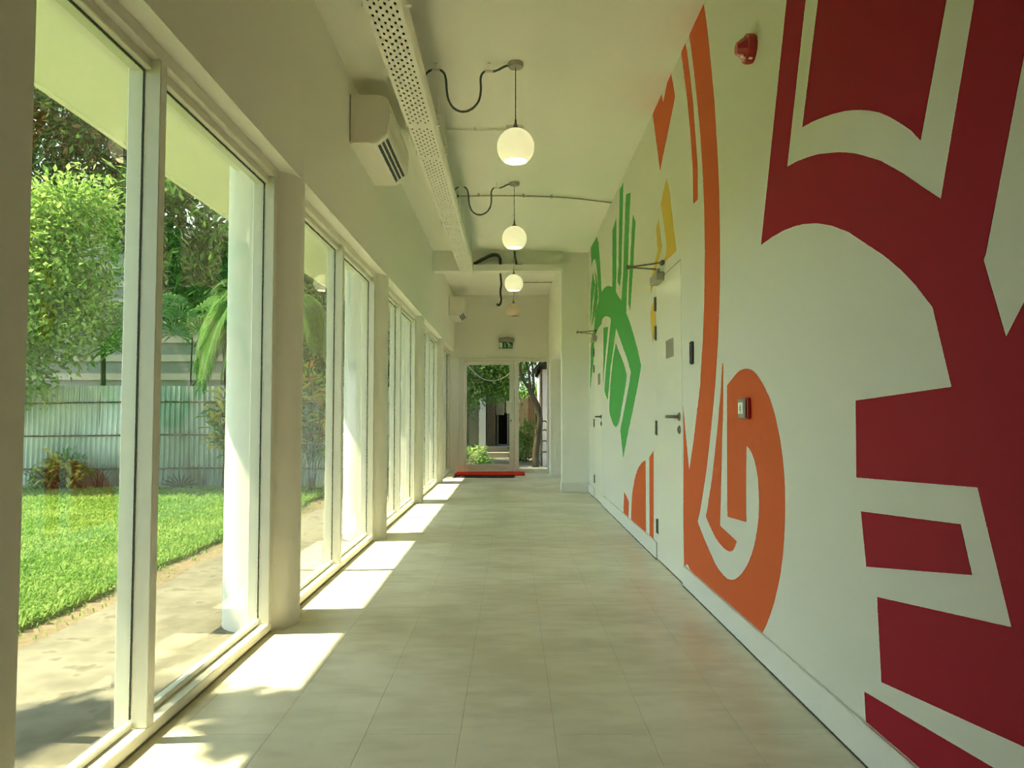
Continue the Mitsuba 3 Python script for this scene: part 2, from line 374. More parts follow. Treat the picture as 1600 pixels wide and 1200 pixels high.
# baseboards
def skirting(x_or_y, a, b, h=0.128, t=0.014):
    return box(x_or_y - t, x_or_y, a, b, 0.006, h, 0.003)
br = solid('baseboard_right', cat(skirting(WR, Y0, D1[0] - 0.02), skirting(WR, D1[1] + 0.02, D2[0] - 0.02), skirting(WR, D2[1] + 0.02, YR)), 'skirting_paint', 'pale baseboard along the foot of the mural wall', 'baseboard', kind='structure')
part(br, 'floor_seal', cat(box(WR - 0.0135, WR, Y0, D1[0] - 0.02, 0.0002, 0.0058), box(WR - 0.0135, WR, D1[1] + 0.02, D2[0] - 0.02, 0.0002, 0.0058), box(WR - 0.0135, WR, D2[1] + 0.02, YR, 0.0002, 0.0058)), 'plastic_black', 'thin dark joint at the floor')
solid('baseboard_return', cat(box(0.696, WR - 0.014, YR - 0.014, YR, 0.003, 0.14, 0.003), box(0.696, 0.71, YR - 0.014, 10.72, 0.003, 0.14, 0.003)), 'frame_paint', 'white baseboard round the foot of the short return wall', 'baseboard', kind='structure')

# end wall with glazed door and sidelight
ew = sg.box(-1.42, -0.15, 1.1, H).difference(sg.box(-1.02, -1, 0.71, 2.205))
solid('wall_end', prism(ew, 'xz', YE, 0.14), 'wall_paint', 'end wall above the glazed exit door', 'wall', kind='structure')
solid('wall_back', box(-1.42, 1.35, Y0 - 0.12, Y0, -0.1, H), 'porch_olive', 'plain wall behind the camera closing the corridor', 'wall', kind='structure')

d3 = thing('door_3', 'cream framed glass exit door with a sidelight at the far end of the corridor', 'door', kind='structure')
part(d3, 'frame', cat(box(-1.02, -0.92, YE - 0.03, YE + 0.09, 0, 2.205, 0.004), box(0.675, 0.71, YE - 0.03, YE + 0.09, 0, 2.205, 0.004),
                      box(-0.92, 0.675, YE - 0.03, YE + 0.09, 2.135, 2.205, 0.004), box(0.045, 0.13, YE - 0.03, YE + 0.09, 0, 2.135, 0.004),
                      box(0.13, 0.675, YE - 0.02, YE + 0.08, 0.0, 0.07, 0.004)), 'frame_paint')
lf = part(d3, 'leaf', cat(box(-0.915, -0.875, YE, YE + 0.045, 0.02, 2.13, 0.003), box(-0.05, 0.04, YE, YE + 0.045, 0.02, 2.13, 0.003),
                          box(-0.875, -0.05, YE, YE + 0.045, 2.07, 2.13, 0.003), box(-0.875, -0.05, YE, YE + 0.045, 0.02, 0.15, 0.003)), 'frame_paint')


def pane(parent, name, corners):
    v = np.array(corners, float)
    return part(parent, name, (v, np.array([[0, 1, 2], [0, 2, 3]])), 'window_glass')


pane(lf, 'pane', [(-0.88, YE + 0.022, 0.145), (-0.045, YE + 0.022, 0.145), (-0.045, YE + 0.022, 2.075), (-0.88, YE + 0.022, 2.075)])
pane(d3, 'sidelight_pane', [(0.125, YE + 0.03, 0.065), (0.68, YE + 0.03, 0.065), (0.68, YE + 0.03, 2.14), (0.125, YE + 0.03, 2.14)])
part(lf, 'push_plate', box(-0.11, 0.0, YE - 0.03, YE, 1.13, 1.37, 0.006), 'frame_paint', 'cream pull plate')
part(lf, 'keyhole', cat(cyl((-0.022, YE - 0.012, 1.0), (-0.022, YE, 1.0), 0.014, 16), box(-0.026, -0.018, YE - 0.008, YE, 0.965, 1.0)), 'dark_steel', 'dark keyhole')
part(d3, 'threshold', box(-0.92, 0.045, YE - 0.03, YE + 0.09, 0.0, 0.016, 0.003), 'steel')

# ------------------------------------------------------------------ windows and columns on the left
bays = [PIER] + COLS + [YE]
SAY_COL = ['nearest', 'second', 'third', 'fourth']
for k, y in enumerate(COLS):
    solid('column', lathe([(0, -0.13), (CR, -0.13), (CR, 2.885), (0, 2.885)], 64).apply_translation([CX, y, 0]), 'wall_paint',
          f'round pale column in the window row, {SAY_COL[k]} from the camera', 'column', kind='structure', smooth=40)
SAY_WIN = ['nearest to the camera, showing the lawn and leafy tree', 'second from the camera, beyond the first column', 'third from the camera, beyond the second column',
           'fourth from the camera, beyond the third column', 'last one, beside the exit door']
GX = -1.255
for k in range(5):
    a = bays[k] + (0 if k == 0 else CR - 0.006)
    b = bays[k + 1] - (0 if k == 4 else CR - 0.006)
    w = thing(f'window_{k + 1}', f'tall white framed glazed window bay, {SAY_WIN[k]}', 'window', kind='structure')
    m = MULL[k]
    part(w, 'sill', cat(box(-1.305, -1.197, a, b, 0.012, 0.05, 0.003), box(-1.33, -1.21, a, b, 0, 0.013)), 'frame_paint')
    part(w, 'head_frame', cat(box(-1.305, -1.197, a, b, 2.285, HEAD, 0.003), box(-1.30, -1.225, a, b, 2.25, 2.285, 0.003)), 'frame_paint')
    part(w, 'jamb', box(-1.305, -1.197, a, a + 0.045, 0.05, 2.285, 0.003), 'frame_paint')
    part(w, 'jamb', box(-1.305, -1.197, b - 0.045, b, 0.05, 2.285, 0.003), 'frame_paint')
    part(w, 'mullion', box(-1.305, -1.193, m, m + 0.045, 0.05, 2.285, 0.003), 'frame_paint')
    for p, q in ((a + 0.045, m), (m + 0.045, b - 0.045)):
        part(w, 'glazing_bead', box(-1.268, -1.243, p + 0.002, q - 0.002, 0.05, 0.072, 0.004), 'frame_paint')
        part(w, 'gasket', cat(box(GX + 0.002, GX + 0.007, p, p + 0.004, 0.08, 2.25), box(GX + 0.002, GX + 0.007, q - 0.004, q, 0.08, 2.25),
                              box(GX + 0.002, GX + 0.007, p, q, 2.243, 2.25)), 'seal_grey', 'thin black seal')
        pane(w, 'pane', [(GX, p, 0.06), (GX, q, 0.06), (GX, q, 2.27), (GX, p, 2.27)])

# ------------------------------------------------------------------ doors in the mural wall
def lathe_x(profile, loc):
    m = lathe(profile, 24)
    v = np.array(m.vertices)
    m.vertices = np.stack([-v[:, 2], v[:, 1], v[:, 0]], 1) + np.array(loc)
    return m


SAY_DOOR = ['nearer white flush door in the mural wall, between the green and orange shapes', 'farther white flush door in the green part of the mural wall']
for k, (a, b) in enumerate((D1, D2)):
    d = thing(f'door_{k + 1}', SAY_DOOR[k], 'door', kind='structure')
    g = 0.005
    part(d, 'leaf', box(WR - 0.001, WR + 0.04, a + g, b - g, 0.008, DT - g, 0.0015), 'door_paint')
    for z in (1.92, 1.70, 0.985, 0.25):
        part(d, 'hinge', cat(cyl((WR - 0.008, b - 0.002, z - 0.05), (WR - 0.008, b - 0.002, z - 0.02), 0.0065, 10), cyl((WR - 0.008, b - 0.002, z - 0.018), (WR - 0.008, b - 0.002, z + 0.018), 0.0065, 10),
                             cyl((WR - 0.008, b - 0.002, z + 0.02), (WR - 0.008, b - 0.002, z + 0.055), 0.0065, 10), box(WR - 0.004, WR, b - 0.03, b, z - 0.055, z + 0.055)), 'dark_steel', 'dark steel hinge')
    y = a + 0.075
    hd = part(d, 'lever_handle', tube(smooth_path([(WR - 0.0, y, 1.07), (WR - 0.045, y, 1.07), (WR - 0.06, y + 0.018, 1.07), (WR - 0.06, y + 0.07, 1.071), (WR - 0.058, y + 0.14, 1.07)], 24), 0.0105, 12), 'dark_steel', 'steel lever handle', smooth=40)
    part(hd, 'rosette', lathe_x([(0, 0), (0.027, 0), (0.027, 0.006), (0.022, 0.01), (0, 0.01)], (WR, y, 1.07)), 'dark_steel')
    part(d, 'lock_cylinder', lathe_x([(0, 0), (0.027, 0), (0.027, 0.007), (0.02, 0.012), (0.009, 0.012), (0.008, 0.016), (0, 0.016)], (WR, y, 0.985)), 'dark_steel', 'round steel lock')
    ck = part(d, 'door_closer', cat(box(WR - 0.062, WR, b - 0.33, b - 0.09, DT - 0.045, DT + 0.02, 0.006), cyl((WR - 0.032, b - 0.25, DT + 0.02), (WR - 0.032, b - 0.25, DT + 0.055), 0.014, 12)), 'steel', 'grey door closer')
    elbow = (WR - 0.235, b - 0.155, DT + 0.085)
    part(ck, 'arm', cat(tube([(WR - 0.032, b - 0.25, DT + 0.05), elbow], 0.006, 8), tube([elbow, (WR - 0.02, b - 0.32, DT + 0.085)], 0.0065, 8),
                        moved(trimesh.creation.cylinder(0.012, 0.028, sections=12), elbow), box(WR - 0.028, WR, b - 0.345, b - 0.295, DT + 0.068, DT + 0.1, 0.004)), 'dark_steel')

sg1 = thing('door_sign', 'small grey metal plate on the nearer white door', 'sign')
part(sg1, 'plate', box(WR - 0.004, WR - 0.001, 4.98, 5.22, 1.478, 1.605, 0.001), 'plaque_grey')
for y, z in ((4.99, 1.488), (5.21, 1.488), (4.99, 1.595), (5.21, 1.595)):
    part(sg1, 'screw', lathe_x([(0, 0), (0.004, 0), (0.003, 0.002), (0, 0.002)], (WR - 0.004, y, z)), 'steel')
sg2 = thing('door_sign', 'small grey metal plate on the farther white door', 'sign')
part(sg2, 'plate', box(WR - 0.004, WR - 0.001, 9.13, 9.37, 1.47, 1.61, 0.001), 'plaque_grey')

cr = thing('card_reader', 'slim black card reader on the wall beside the nearer white door', 'card reader')
part(cr, 'case', box(WR - 0.018, WR, 4.425, 4.475, 1.385, 1.525, 0.007), 'plastic_black')
part(cr, 'indicator', box(WR - 0.0195, WR - 0.017, 4.445, 4.455, 1.50, 1.506, 0.0004), 'plastic_white')

cp = thing('call_point', 'red fire alarm call point on the orange mural shape', 'fire alarm')
part(cp, 'back_box', box(WR - 0.022, WR, 3.375, 3.47, 1.06, 1.157, 0.005), 'alarm_red')
part(cp, 'front_plate', box(WR - 0.034, WR - 0.022, 3.375, 3.47, 1.062, 1.155, 0.005), 'plaque_grey', 'worn grey front')
part(cp, 'press_pane', box(WR - 0.037, WR - 0.033, 3.388, 3.457, 1.083, 1.135, 0.001), 'sign_white', 'white press panel')
part(cp, 'press_mark', cat(lathe_x([(0.006, 0), (0.009, 0), (0.009, 0.001), (0.006, 0.001), (0.006, 0)], (WR - 0.037, 3.422, 1.108)), box(WR - 0.038, WR - 0.037, 3.42, 3.424, 1.115, 1.127), box(WR - 0.038, WR - 0.037, 3.42, 3.424, 1.09, 1.10)), 'plastic_black', 'black mark')

sr = thing('alarm_sounder', 'red fire alarm beacon high on the wall above the call point', 'fire alarm')
part(sr, 'base', lathe_x([(0, 0), (0.062, 0), (0.066, 0.012), (0.064, 0.036), (0.056, 0.04), (0, 0.04)], (WR, 3.28, 2.735)), 'alarm_red', smooth=35)
def facet(r0, x0, r1, x1, n=8):
    a = np.arange(n) * 2 * np.pi / n + np.pi / n
    pts = [(WR - x0, 3.28 + r0 * math.cos(t), 2.735 + r0 * math.sin(t)) for t in a] + [(WR - x1, 3.28 + r1 * math.cos(t), 2.735 + r1 * math.sin(t)) for t in a]
    return trimesh.convex.convex_hull(np.array(pts))
part(sr, 'lens', facet(0.055, 0.04, 0.026, 0.078), 'alarm_red', 'faceted red lens')
part(sr, 'contact', cat(box(WR - 0.062, WR - 0.052, 3.25, 3.265, 2.685, 2.697, 0.001), box(WR - 0.03, WR - 0.014, 3.245, 3.265, 2.675, 2.683, 0.001)), 'sign_white', 'small pale tab')

# ------------------------------------------------------------------ cable tray
TX0, TX1, TZ = -0.728, -0.548, 3.095
tray = thing('cable_tray', 'pale perforated metal cable tray hung under the ceiling, turning across at the far end', 'cable tray')


def slot(x, y, w=0.0062, l=0.0135):
    a = np.linspace(0, np.pi, 5)
    return sg.Polygon([(x + w * math.cos(t), y + l - w + w * math.sin(t)) for t in a] + [(x - w * math.cos(t), y - l + w - w * math.sin(t)) for t in a])


def tray_run(y0, y1, grow=0.0):
    x0, x1, z = TX0 - grow, TX1 + grow, TZ - grow * 0.6
    holes, row, y = [], 0, y0 + 0.05
    while y < y1 - 0.04:
        for i in range(3):
            x = (x0 + x1) / 2 + (i - 1) * 0.052 + (0.013 if row % 2 else -0.013)
            holes.append(slot(x, y))
        row += 1
        y += 0.036
    bottom = prism(sg.box(x0, y0, x1, y1).difference(unary_union(holes)), 'xy', z, 0.0025)
    t, h = 0.003, 0.085
    return cat(bottom, prism([(x0, z), (x0 + t, z), (x0 + t, z + h), (x0 + 0.014, z + h), (x0 + 0.014, z + h + t), (x0, z + h + t)], 'xz', y0, y1 - y0),
               prism([(x1, z), (x1 + 0.012, z + 0.012), (x1 + 0.012, z + h + t), (x1 - 0.003, z + h + t), (x1 - 0.003, z + h), (x1 + 0.009, z + h), (x1 + 0.009, z + 0.013), (x1 - 0.003, z + 0.001)], 'xz', y0, y1 - y0))


for a, b, g in ((Y0 + 0.1, 5.08, 0.004), (5.082, 5.72, 0.0), (5.722, 7.26, 0.003), (7.262, 7.80, 0.0), (7.802, 9.38, 0.003), (9.382, 10.36, 0.0)):
    part(tray, 'perforated_section', tray_run(a, b, g), 'tray_metal')
part(tray, 'cable_bed', box(TX0 + 0.008, TX1 - 0.008, Y0 + 0.1, 10.3, TZ + 0.02, TZ + 0.07, 0.01), 'tray_inside', 'dark cables lying in the tray')
part(tray, 'cross_section', cat(box(TX1 + 0.01, 0.70, 10.18, 10.183, TZ - 0.002, TZ + 0.085), box(TX1 + 0.01, 0.70, 10.18, 10.36, TZ - 0.002, TZ + 0.002), box(TX1, 0.70, 10.357, 10.36, TZ, TZ + 0.06),
                                box(TX1 + 0.01, 0.70, 10.172, 10.181, TZ - 0.003, TZ + 0.012)), 'tray_metal', 'plain crossing run of the tray')
for y in (0.6, 2.1, 3.6, 5.12, 5.70, 7.28, 7.78, 9.36):
    part(tray, 'hanger', cat(cyl((TX1 + 0.028, y, TZ + 0.02), (TX1 + 0.028, y, H - 0.001), 0.004, 8), cyl((TX0 - 0.02, y, TZ + 0.02), (TX0 - 0.02, y, H - 0.001), 0.004, 8),
                             box(TX0 - 0.04, TX1 + 0.05, y - 0.012, y + 0.012, TZ + 0.089, TZ + 0.094), box(TX1 + 0.012, TX1 + 0.045, y - 0.012, y + 0.012, TZ + 0.02, TZ + 0.026)), 'tray_metal')

solid('ceiling_beam', box(WL, 0.71, 10.385, 10.56, 3.13, H), 'ceiling_paint', 'shallow ceiling beam behind the crossing cable tray', 'beam', kind='structure')
hatch = thing('access_panel', 'flat square panel framed on the ceiling beam behind the black cables', 'panel')
part(hatch, 'frame', prism(sg.box(-0.39, 3.17, -0.11, 3.39).difference(sg.box(-0.375, 3.18, -0.125, 3.375)), 'xz', 10.375, 0.01), 'plastic_white')
part(hatch, 'board', box(-0.375, -0.125, 10.381, 10.385, 3.18, 3.375), 'ceiling_paint')

cb = thing('cable_bundle', 'black flexible cables rising from the tray end and hanging down before the far wall', 'cable')
ctr = [(-0.62, 10.28, 3.20), (-0.55, 10.3, 3.215), (-0.47, 10.31, 3.26), (-0.37, 10.325, 3.315), (-0.28, 10.34, 3.355), (-0.2, 10.35, 3.352), (-0.165, 10.35, 3.30), (-0.167, 10.35, 3.21)]
part(cb, 'thick_conduit', tube(smooth_path(ctr, 40), 0.016, 8), 'conduit_grey', smooth=50)
part(cb, 'thin_conduit', tube(smooth_path([(x, y - 0.02, z - 0.035 + 0.012 * i / 7) for i, (x, y, z) in enumerate(ctr)], 40), 0.010, 8), 'plastic_black', smooth=50)
part(cb, 'thin_conduit', tube(smooth_path([(-0.62, 10.26, 3.19), (-0.5, 10.27, 3.19), (-0.38, 10.29, 3.20), (-0.25, 10.3, 3.185), (-0.1, 10.31, 3.19), (0.25, 10.32, 3.183)], 40), 0.007, 8), 'plastic_black', smooth=50)
part(cb, 'hanging_cable', tube(smooth_path([(-0.175, 10.372, 3.31), (-0.168, 10.372, 3.2), (-0.165, 10.60, 3.09), (-0.155, 10.61, 2.98), (-0.168, 10.61, 2.86), (-0.168, 10.61, 2.70), (-0.19, 10.61, 2.675), (-0.215, 10.61, 2.70)], 60), 0.014, 8), 'plastic_black', smooth=50)
part(cb, 'short_conduit', tube(smooth_path([(0.045, 10.372, 3.405), (0.04, 10.37, 3.34), (0.055, 10.365, 3.28), (0.06, 10.35, 3.22), (0.045, 10.33, 3.185)], 24), 0.014, 8), 'conduit_grey', smooth=50)
part(cb, 'tie', tube([(-0.22, 10.605, 2.76), (-0.06, 10.605, 2.752)], 0.003, 6), 'plastic_white')

# ------------------------------------------------------------------ flexible conduits to the lamps
PATH = [(-0.600, 3.16), (-0.591, 3.262), (-0.583, 3.323), (-0.562, 3.358), (-0.532, 3.374), (-0.481, 3.374), (-0.464, 3.366), (-0.447, 3.34), (-0.438, 3.301), (-0.434, 3.241), (-0.427, 3.193), (-0.412, 3.15), (-0.378, 3.109), (-0.331, 3.091), (-0.285, 3.1),
        (-0.246, 3.128), (-0.219, 3.171), (-0.208, 3.219), (-0.208, 3.28), (-0.209, 3.314), (-0.2, 3.345), (-0.179, 3.364), (-0.128, 3.364), (-0.094, 3.373), (-0.06, 3.392), (-0.03, 3.403)]
SAY_LAMP = ['nearest and largest lit white globe pendant hanging from the ceiling', 'second lit globe pendant from the camera, with a hanging cable loop', 'third lit globe pendant, below the crossing cable tray', 'farthest pendant globe, unlit and pinkish, before the end wall']
SAY_FLEX = ['dark flexible conduit in a U loop leading to the nearest pendant lamp', 'dark flexible conduit in a U loop leading to the second pendant lamp']
for k in range(2):
    y = 4.82 + 2.51 * k
    fx = thing('flexible_conduit', SAY_FLEX[k], 'conduit')
    part(fx, 'hose', tube(smooth_path([(x, y, z) for x, z in PATH], 110), 0.0075, 10), 'conduit_grey', smooth=60)
    for x, z in ((-0.506, 3.374), (-0.153, 3.364)):
        part(fx, 'clip', cat(tube([(x - 0.027, y, z), (x + 0.027, y, z)], 0.0105, 12), cyl((x, y, z), (x, y, H - 0.001), 0.0028, 8), box(x - 0.012, x + 0.012, y - 0.008, y + 0.008, H - 0.004, H - 0.0005)), 'plastic_white', 'pale hanging clip')
for k in range(4):
    y = 4.82 + 2.51 * k
    lp = thing('pendant_lamp', SAY_LAMP[k], 'lamp', 'globe pendant lamps along the corridor')
    X, zc, R = 0.024, 2.852, 0.124
    part(lp, 'canopy', lathe([(0, H - 0.0005), (0.052, H - 0.0005), (0.052, H - 0.022), (0.046, H - 0.03), (0, H - 0.032)], 32).apply_translation([X, y, 0]), 'steel', smooth=35)
    part(lp, 'cord', cyl((X, y, H - 0.03), (X, y, zc + R + 0.055), 0.0028, 8), 'plastic_black')
    part(lp, 'strain_relief', lathe([(0, 0.026), (0.005, 0.024), (0.0065, 0.01), (0.006, 0), (0, 0)], 16).apply_translation([X, y, zc + R + 0.038]), 'plastic_black', smooth=40)
    part(lp, 'socket_cap', lathe([(0, 0.046), (0.007, 0.045), (0.011, 0.028), (0.02, 0.008), (0.028, 0), (0.026, -0.004), (0, -0.003)], 24).apply_translation([X, y, zc + R - 0.003]), 'dark_steel', smooth=40)
    th = np.linspace(0.2, math.pi - 0.68, 28)
    outer = [(R * math.sin(t), R * math.cos(t)) for t in th]
    inner = [((R - 0.004) * math.sin(t), (R - 0.004) * math.cos(t)) for t in th[::-1]]
    lit = k < 3
    shade = lathe((outer + [inner[0]])[::-1], 48).apply_translation([X, y, zc])
    lining = lathe(inner[::-1], 48).apply_translation([X, y, zc])
    sk = part(lp, 'globe', shade, 'opal_glass' if lit else 'opal_glass_unlit', smooth=60)
    lk = part(sk, 'lining', lining, 'opal_glass' if lit else 'opal_glass_unlit', smooth=60)
    bk = part(lp, 'bulb', cat(trimesh.creation.icosphere(2, 0.03).apply_translation([X, y, zc + 0.01]), cyl((X, y, zc + 0.03), (X, y, zc + 0.1), 0.014, 12)), 'opal_glass', smooth=40)
    if lit:
        scene[sk]['emitter'] = {'type': 'area', 'radiance': rgb(0.66 / EXP, 0.62 / EXP, 0.34 / EXP)}
        scene[lk]['emitter'] = {'type': 'area', 'radiance': rgb(1.0 / EXP, 0.98 / EXP, 0.66 / EXP)}
        scene[bk]['emitter'] = {'type': 'area', 'radiance': rgb(1.6 / EXP, 1.45 / EXP, 0.95 / EXP)}

jb = thing('junction_box', 'square pale junction box on the ceiling behind the nearest pendant lamp', 'junction box')
part(jb, 'body', box(-0.05, 0.095, 5.86, 5.995, H - 0.035, H - 0.0005, 0.006), 'plastic_white')
part(jb, 'lid', box(-0.042, 0.087, 5.868, 5.987, H - 0.04, H - 0.034, 0.002), 'plastic_white')
part(jb, 'screw', moved(trimesh.creation.cylinder(0.005, 0.003, sections=10), (0.022, 5.927, H - 0.041)), 'steel')
c1 = thing('ceiling_conduit', 'thin rigid conduit from the cable tray to the ceiling junction box', 'conduit')
part(c1, 'pipe', cyl((-0.53, 5.93, H - 0.014), (-0.05, 5.93, H - 0.014), 0.008, 10), 'plastic_white', smooth=40)
part(c1, 'saddle', box(-0.31, -0.29, 5.917, 5.943, H - 0.024, H - 0.0005, 0.002), 'plastic_white')
c2 = thing('ceiling_conduit', 'long grey conduit crossing the ceiling from the tray to the mural wall', 'conduit')
part(c2, 'pipe', tube(smooth_path([(-0.56, 7.69, H - 0.03), (-0.2, 7.70, H - 0.022), (0.3, 7.73, H - 0.02), (0.6, 7.78, H - 0.02), (0.9, 7.88, H - 0.022), (1.085, 7.95, H - 0.022)], 40), 0.008, 10), 'steel', smooth=50)
part(c2, 'pipe_end', tube([(-0.58, 7.69, H - 0.03), (-0.54, 7.69, H - 0.03)], 0.014, 10), 'conduit_grey')
for x, y in ((-0.35, 7.695), (0.12, 7.717), (0.42, 7.745)):
    part(c2, 'saddle', box(x - 0.01, x + 0.01, y - 0.014, y + 0.014, H - 0.034, H - 0.0005, 0.002), 'steel')
c3 = thing('ceiling_conduit', 'short thin conduit on the ceiling right of the farthest lamps', 'conduit')
part(c3, 'pipe', tube([(0.08, 12.8, H - 0.012), (0.70, 12.8, H - 0.012)], 0.007, 8), 'plaque_grey', smooth=40)

# ------------------------------------------------------------------ air conditioners
PROFILE = [(0, 0.345), (0.215, 0.338), (0.255, 0.32), (0.272, 0.285), (0.274, 0.24), (0.272, 0.17), (0.266, 0.105), (0.258, 0.066)]
LOW = [(0.178, 0.003), (0.15, 0.0), (0, 0.0)]


def air_conditioner(y0, y1, zb, label):
    ac = thing('air_conditioner', label, 'air conditioner', 'wall air conditioners above the windows')
    p0, p1 = np.array(PROFILE[-1]), np.array(LOW[0])
    u = (p1 - p0) / np.linalg.norm(p1 - p0)
    n = np.array([u[1], -u[0]]); n = n if n[0] < 0 else -n
    L = np.linalg.norm(p1 - p0)
    mid = []
    for f0 in (0.05, 0.38, 0.71):
        a, b = p0 + u * L * f0, p0 + u * L * (f0 + 0.24)
        mid += [tuple(a), tuple(a + n * 0.03), tuple(b + n * 0.03), tuple(b)]
    full = PROFILE + mid + LOW
    plain = PROFILE + LOW
    def pr(pts, a, b):
        return prism([(WL + x, zb + z) for x, z in pts], 'xz', a, b - a)
    part(ac, 'casing', cat(pr(full, y0 + 0.07, y1 - 0.07), pr(plain, y0 + 0.012, y0 + 0.07), pr(plain, y1 - 0.07, y1 - 0.012)), 'plastic_white')
    shrink = [(x * 0.985, 0.003 + z * 0.985) for x, z in plain]
    part(ac, 'end_cap', pr(shrink, y0, y0 + 0.012), 'plastic_white')
    part(ac, 'end_cap', pr(shrink, y1 - 0.012, y1), 'plastic_white')
    for f0 in (0.05, 0.38, 0.71):
        a, b = p0 + u * L * (f0 + 0.01), p0 + u * L * (f0 + 0.23)
        part(ac, 'air_slot', prism([(WL + q[0], zb + q[1]) for q in (a + n * 0.028, a + n * 0.008, b + n * 0.008, b + n * 0.028)], 'xz', y0 + 0.072, y1 - y0 - 0.144), 'plastic_black', 'dark air outlet')
    part(ac, 'vent_grille', cat(*[box(WL + 0.2725, WL + 0.2755, y0 + 0.05 + 0.07 * j, y0 + 0.062 + 0.07 * j, zb + 0.235, zb + 0.247) for j in range(int((y1 - y0 - 0.1) / 0.07))]), 'plaque_grey', 'row of small dots')
    part(ac, 'drain_flap', box(WL + 0.06, WL + 0.12, y0 + 0.1, y1 - 0.06, zb - 0.0, zb + 0.006, 0.001), 'plastic_white')
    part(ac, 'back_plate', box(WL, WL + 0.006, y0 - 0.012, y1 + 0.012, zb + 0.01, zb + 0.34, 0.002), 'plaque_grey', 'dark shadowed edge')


air_conditioner(5.02, 5.98, 2.955, 'white wall air conditioner high on the left above the windows, nearest to the camera')
air_conditioner(13.05, 13.95, 2.86, 'small far white wall air conditioner at the end of the left wall')

# ------------------------------------------------------------------ exit sign
ex = thing('exit_sign', 'green emergency exit sign with running man above the glass door', 'sign')
part(ex, 'housing', cat(box(-0.262, 0.045, YE - 0.075, YE, 2.505, 2.588, 0.012), box(-0.15, -0.04, YE - 0.06, YE, 2.588, 2.606, 0.008)), 'sign_housing')
sp = part(ex, 'panel', box(-0.248, 0.013, YE - 0.045, YE - 0.035, 2.382, 2.508, 0.002), 'sign_green')
def limb(pts, w=0.012):
    return sg.LineString(pts).buffer(w / 2, cap_style=1)
man = unary_union([limb([(-0.075, 2.487), (-0.045, 2.462)], 0.016), sg.Point(-0.084, 2.492).buffer(0.010), limb([(-0.05, 2.465), (-0.062, 2.43)], 0.02), limb([(-0.062, 2.432), (-0.03, 2.415), (-0.0, 2.412)], 0.012),
                   limb([(-0.062, 2.432), (-0.072, 2.398)], 0.012), limb([(-0.05, 2.467), (-0.02, 2.452)], 0.009), limb([(-0.05, 2.467), (-0.08, 2.448)], 0.009)])
part(sp, 'door_symbol', prism(sg.box(-0.24, 2.395, -0.185, 2.495), 'xz', YE - 0.0462, 0.0012), 'sign_white', 'white door symbol')
part(sp, 'arrow_symbol', prism(unary_union([sg.box(-0.139, 2.415, -0.129, 2.493), sg.Polygon([(-0.151, 2.418), (-0.117, 2.418), (-0.134, 2.396)])]), 'xz', YE - 0.0462, 0.0012), 'sign_white', 'white arrow pointing down')
part(sp, 'runner_symbol', prism(man, 'xz', YE - 0.0462, 0.0012), 'sign_white', 'white running figure')

# ------------------------------------------------------------------ door mats
solid('door_mat', box(-1.05, 0.235, 13.45, 14.2, 0.0085, 0.02, 0.003), 'mat_red', 'bright red doormat in front of the glass exit door', 'mat')
solid('door_mat', box(-1.03, 0.05, 12.98, 13.5, 0.0003, 0.0083, 0.002), 'mat_dark', 'dark brown mat showing under the front edge of the red doormat', 'mat')

# ------------------------------------------------------------------ outside: eave, ground, path, lawn
solid('roof_eave', cat(prism([(-2.63, 2.887), (-2.63, 3.02), (-1.40, 3.30), (-1.40, 2.887)], 'xz', -2.5, 17.6), box(-2.60, -2.58, -2.5, 15.1, 2.880, 2.888)), 'exterior_paint',
      'broad cream roof eave outside above the windows', 'eave', kind='structure')
solid('wall_outer', cat(box(-1.42, -1.32, PIER, YE, HEAD - 0.001, 2.89), box(-1.42, -1.32, YE + 0.14, 15.1, -0.15, 3.3)), 'exterior_paint', 'outer wall band over the window heads under the eave', 'wall', kind='structure')
solid('window_ledge', box(-1.50, -1.31, -2.0, 15.0, -0.2, -0.004, 0.004), 'path_concrete', 'narrow concrete ledge along the outside of the windows', 'ledge', kind='structure')
solid('ground', box(-40, 40, -25, 70, -0.6, -0.135), 'soil', 'bare soil ground outside', 'ground', kind='structure')
rng = np.random.default_rng(11)


def wavy_strip(xa, xb, y0, y1, z, seed, amp, n=120, thick=0.05):
    ys = np.linspace(y0, y1, n)
    q = np.stack([ys * 1.7, ys * 0 + seed, ys * 0], -1)
    e = xa + amp * (meshkit.fbm(q, 4, seed) - 0.5) * 2
    return prism(sg.Polygon([(xb, y0), (xb, y1)] + [(a, b) for a, b in zip(e[::-1], ys[::-1])]), 'xy', z - thick, thick)


solid('garden_path', wavy_strip(-2.50, -1.5, -4, 11.9, -0.115, 3, 0.06), 'path_concrete', 'weathered concrete path running along the outside of the windows', 'path', kind='structure')
ys = np.linspace(-4, 12.05, 140)
edge = -2.78 + 0.10 * (meshkit.fbm(np.stack([ys * 1.3, ys * 0 + 5, ys * 0], -1), 4, 9) - 0.5) * 2
lawn_poly = sg.Polygon([(-18, -4), (-18, 12.05)] + [(a, b) for a, b in zip(edge[::-1], ys[::-1])])
lawn = solid('lawn', prism(lawn_poly, 'xy', -0.15, 0.045), 'turf', 'bright green lawn between the path and the corrugated fence', 'lawn', kind='structure')


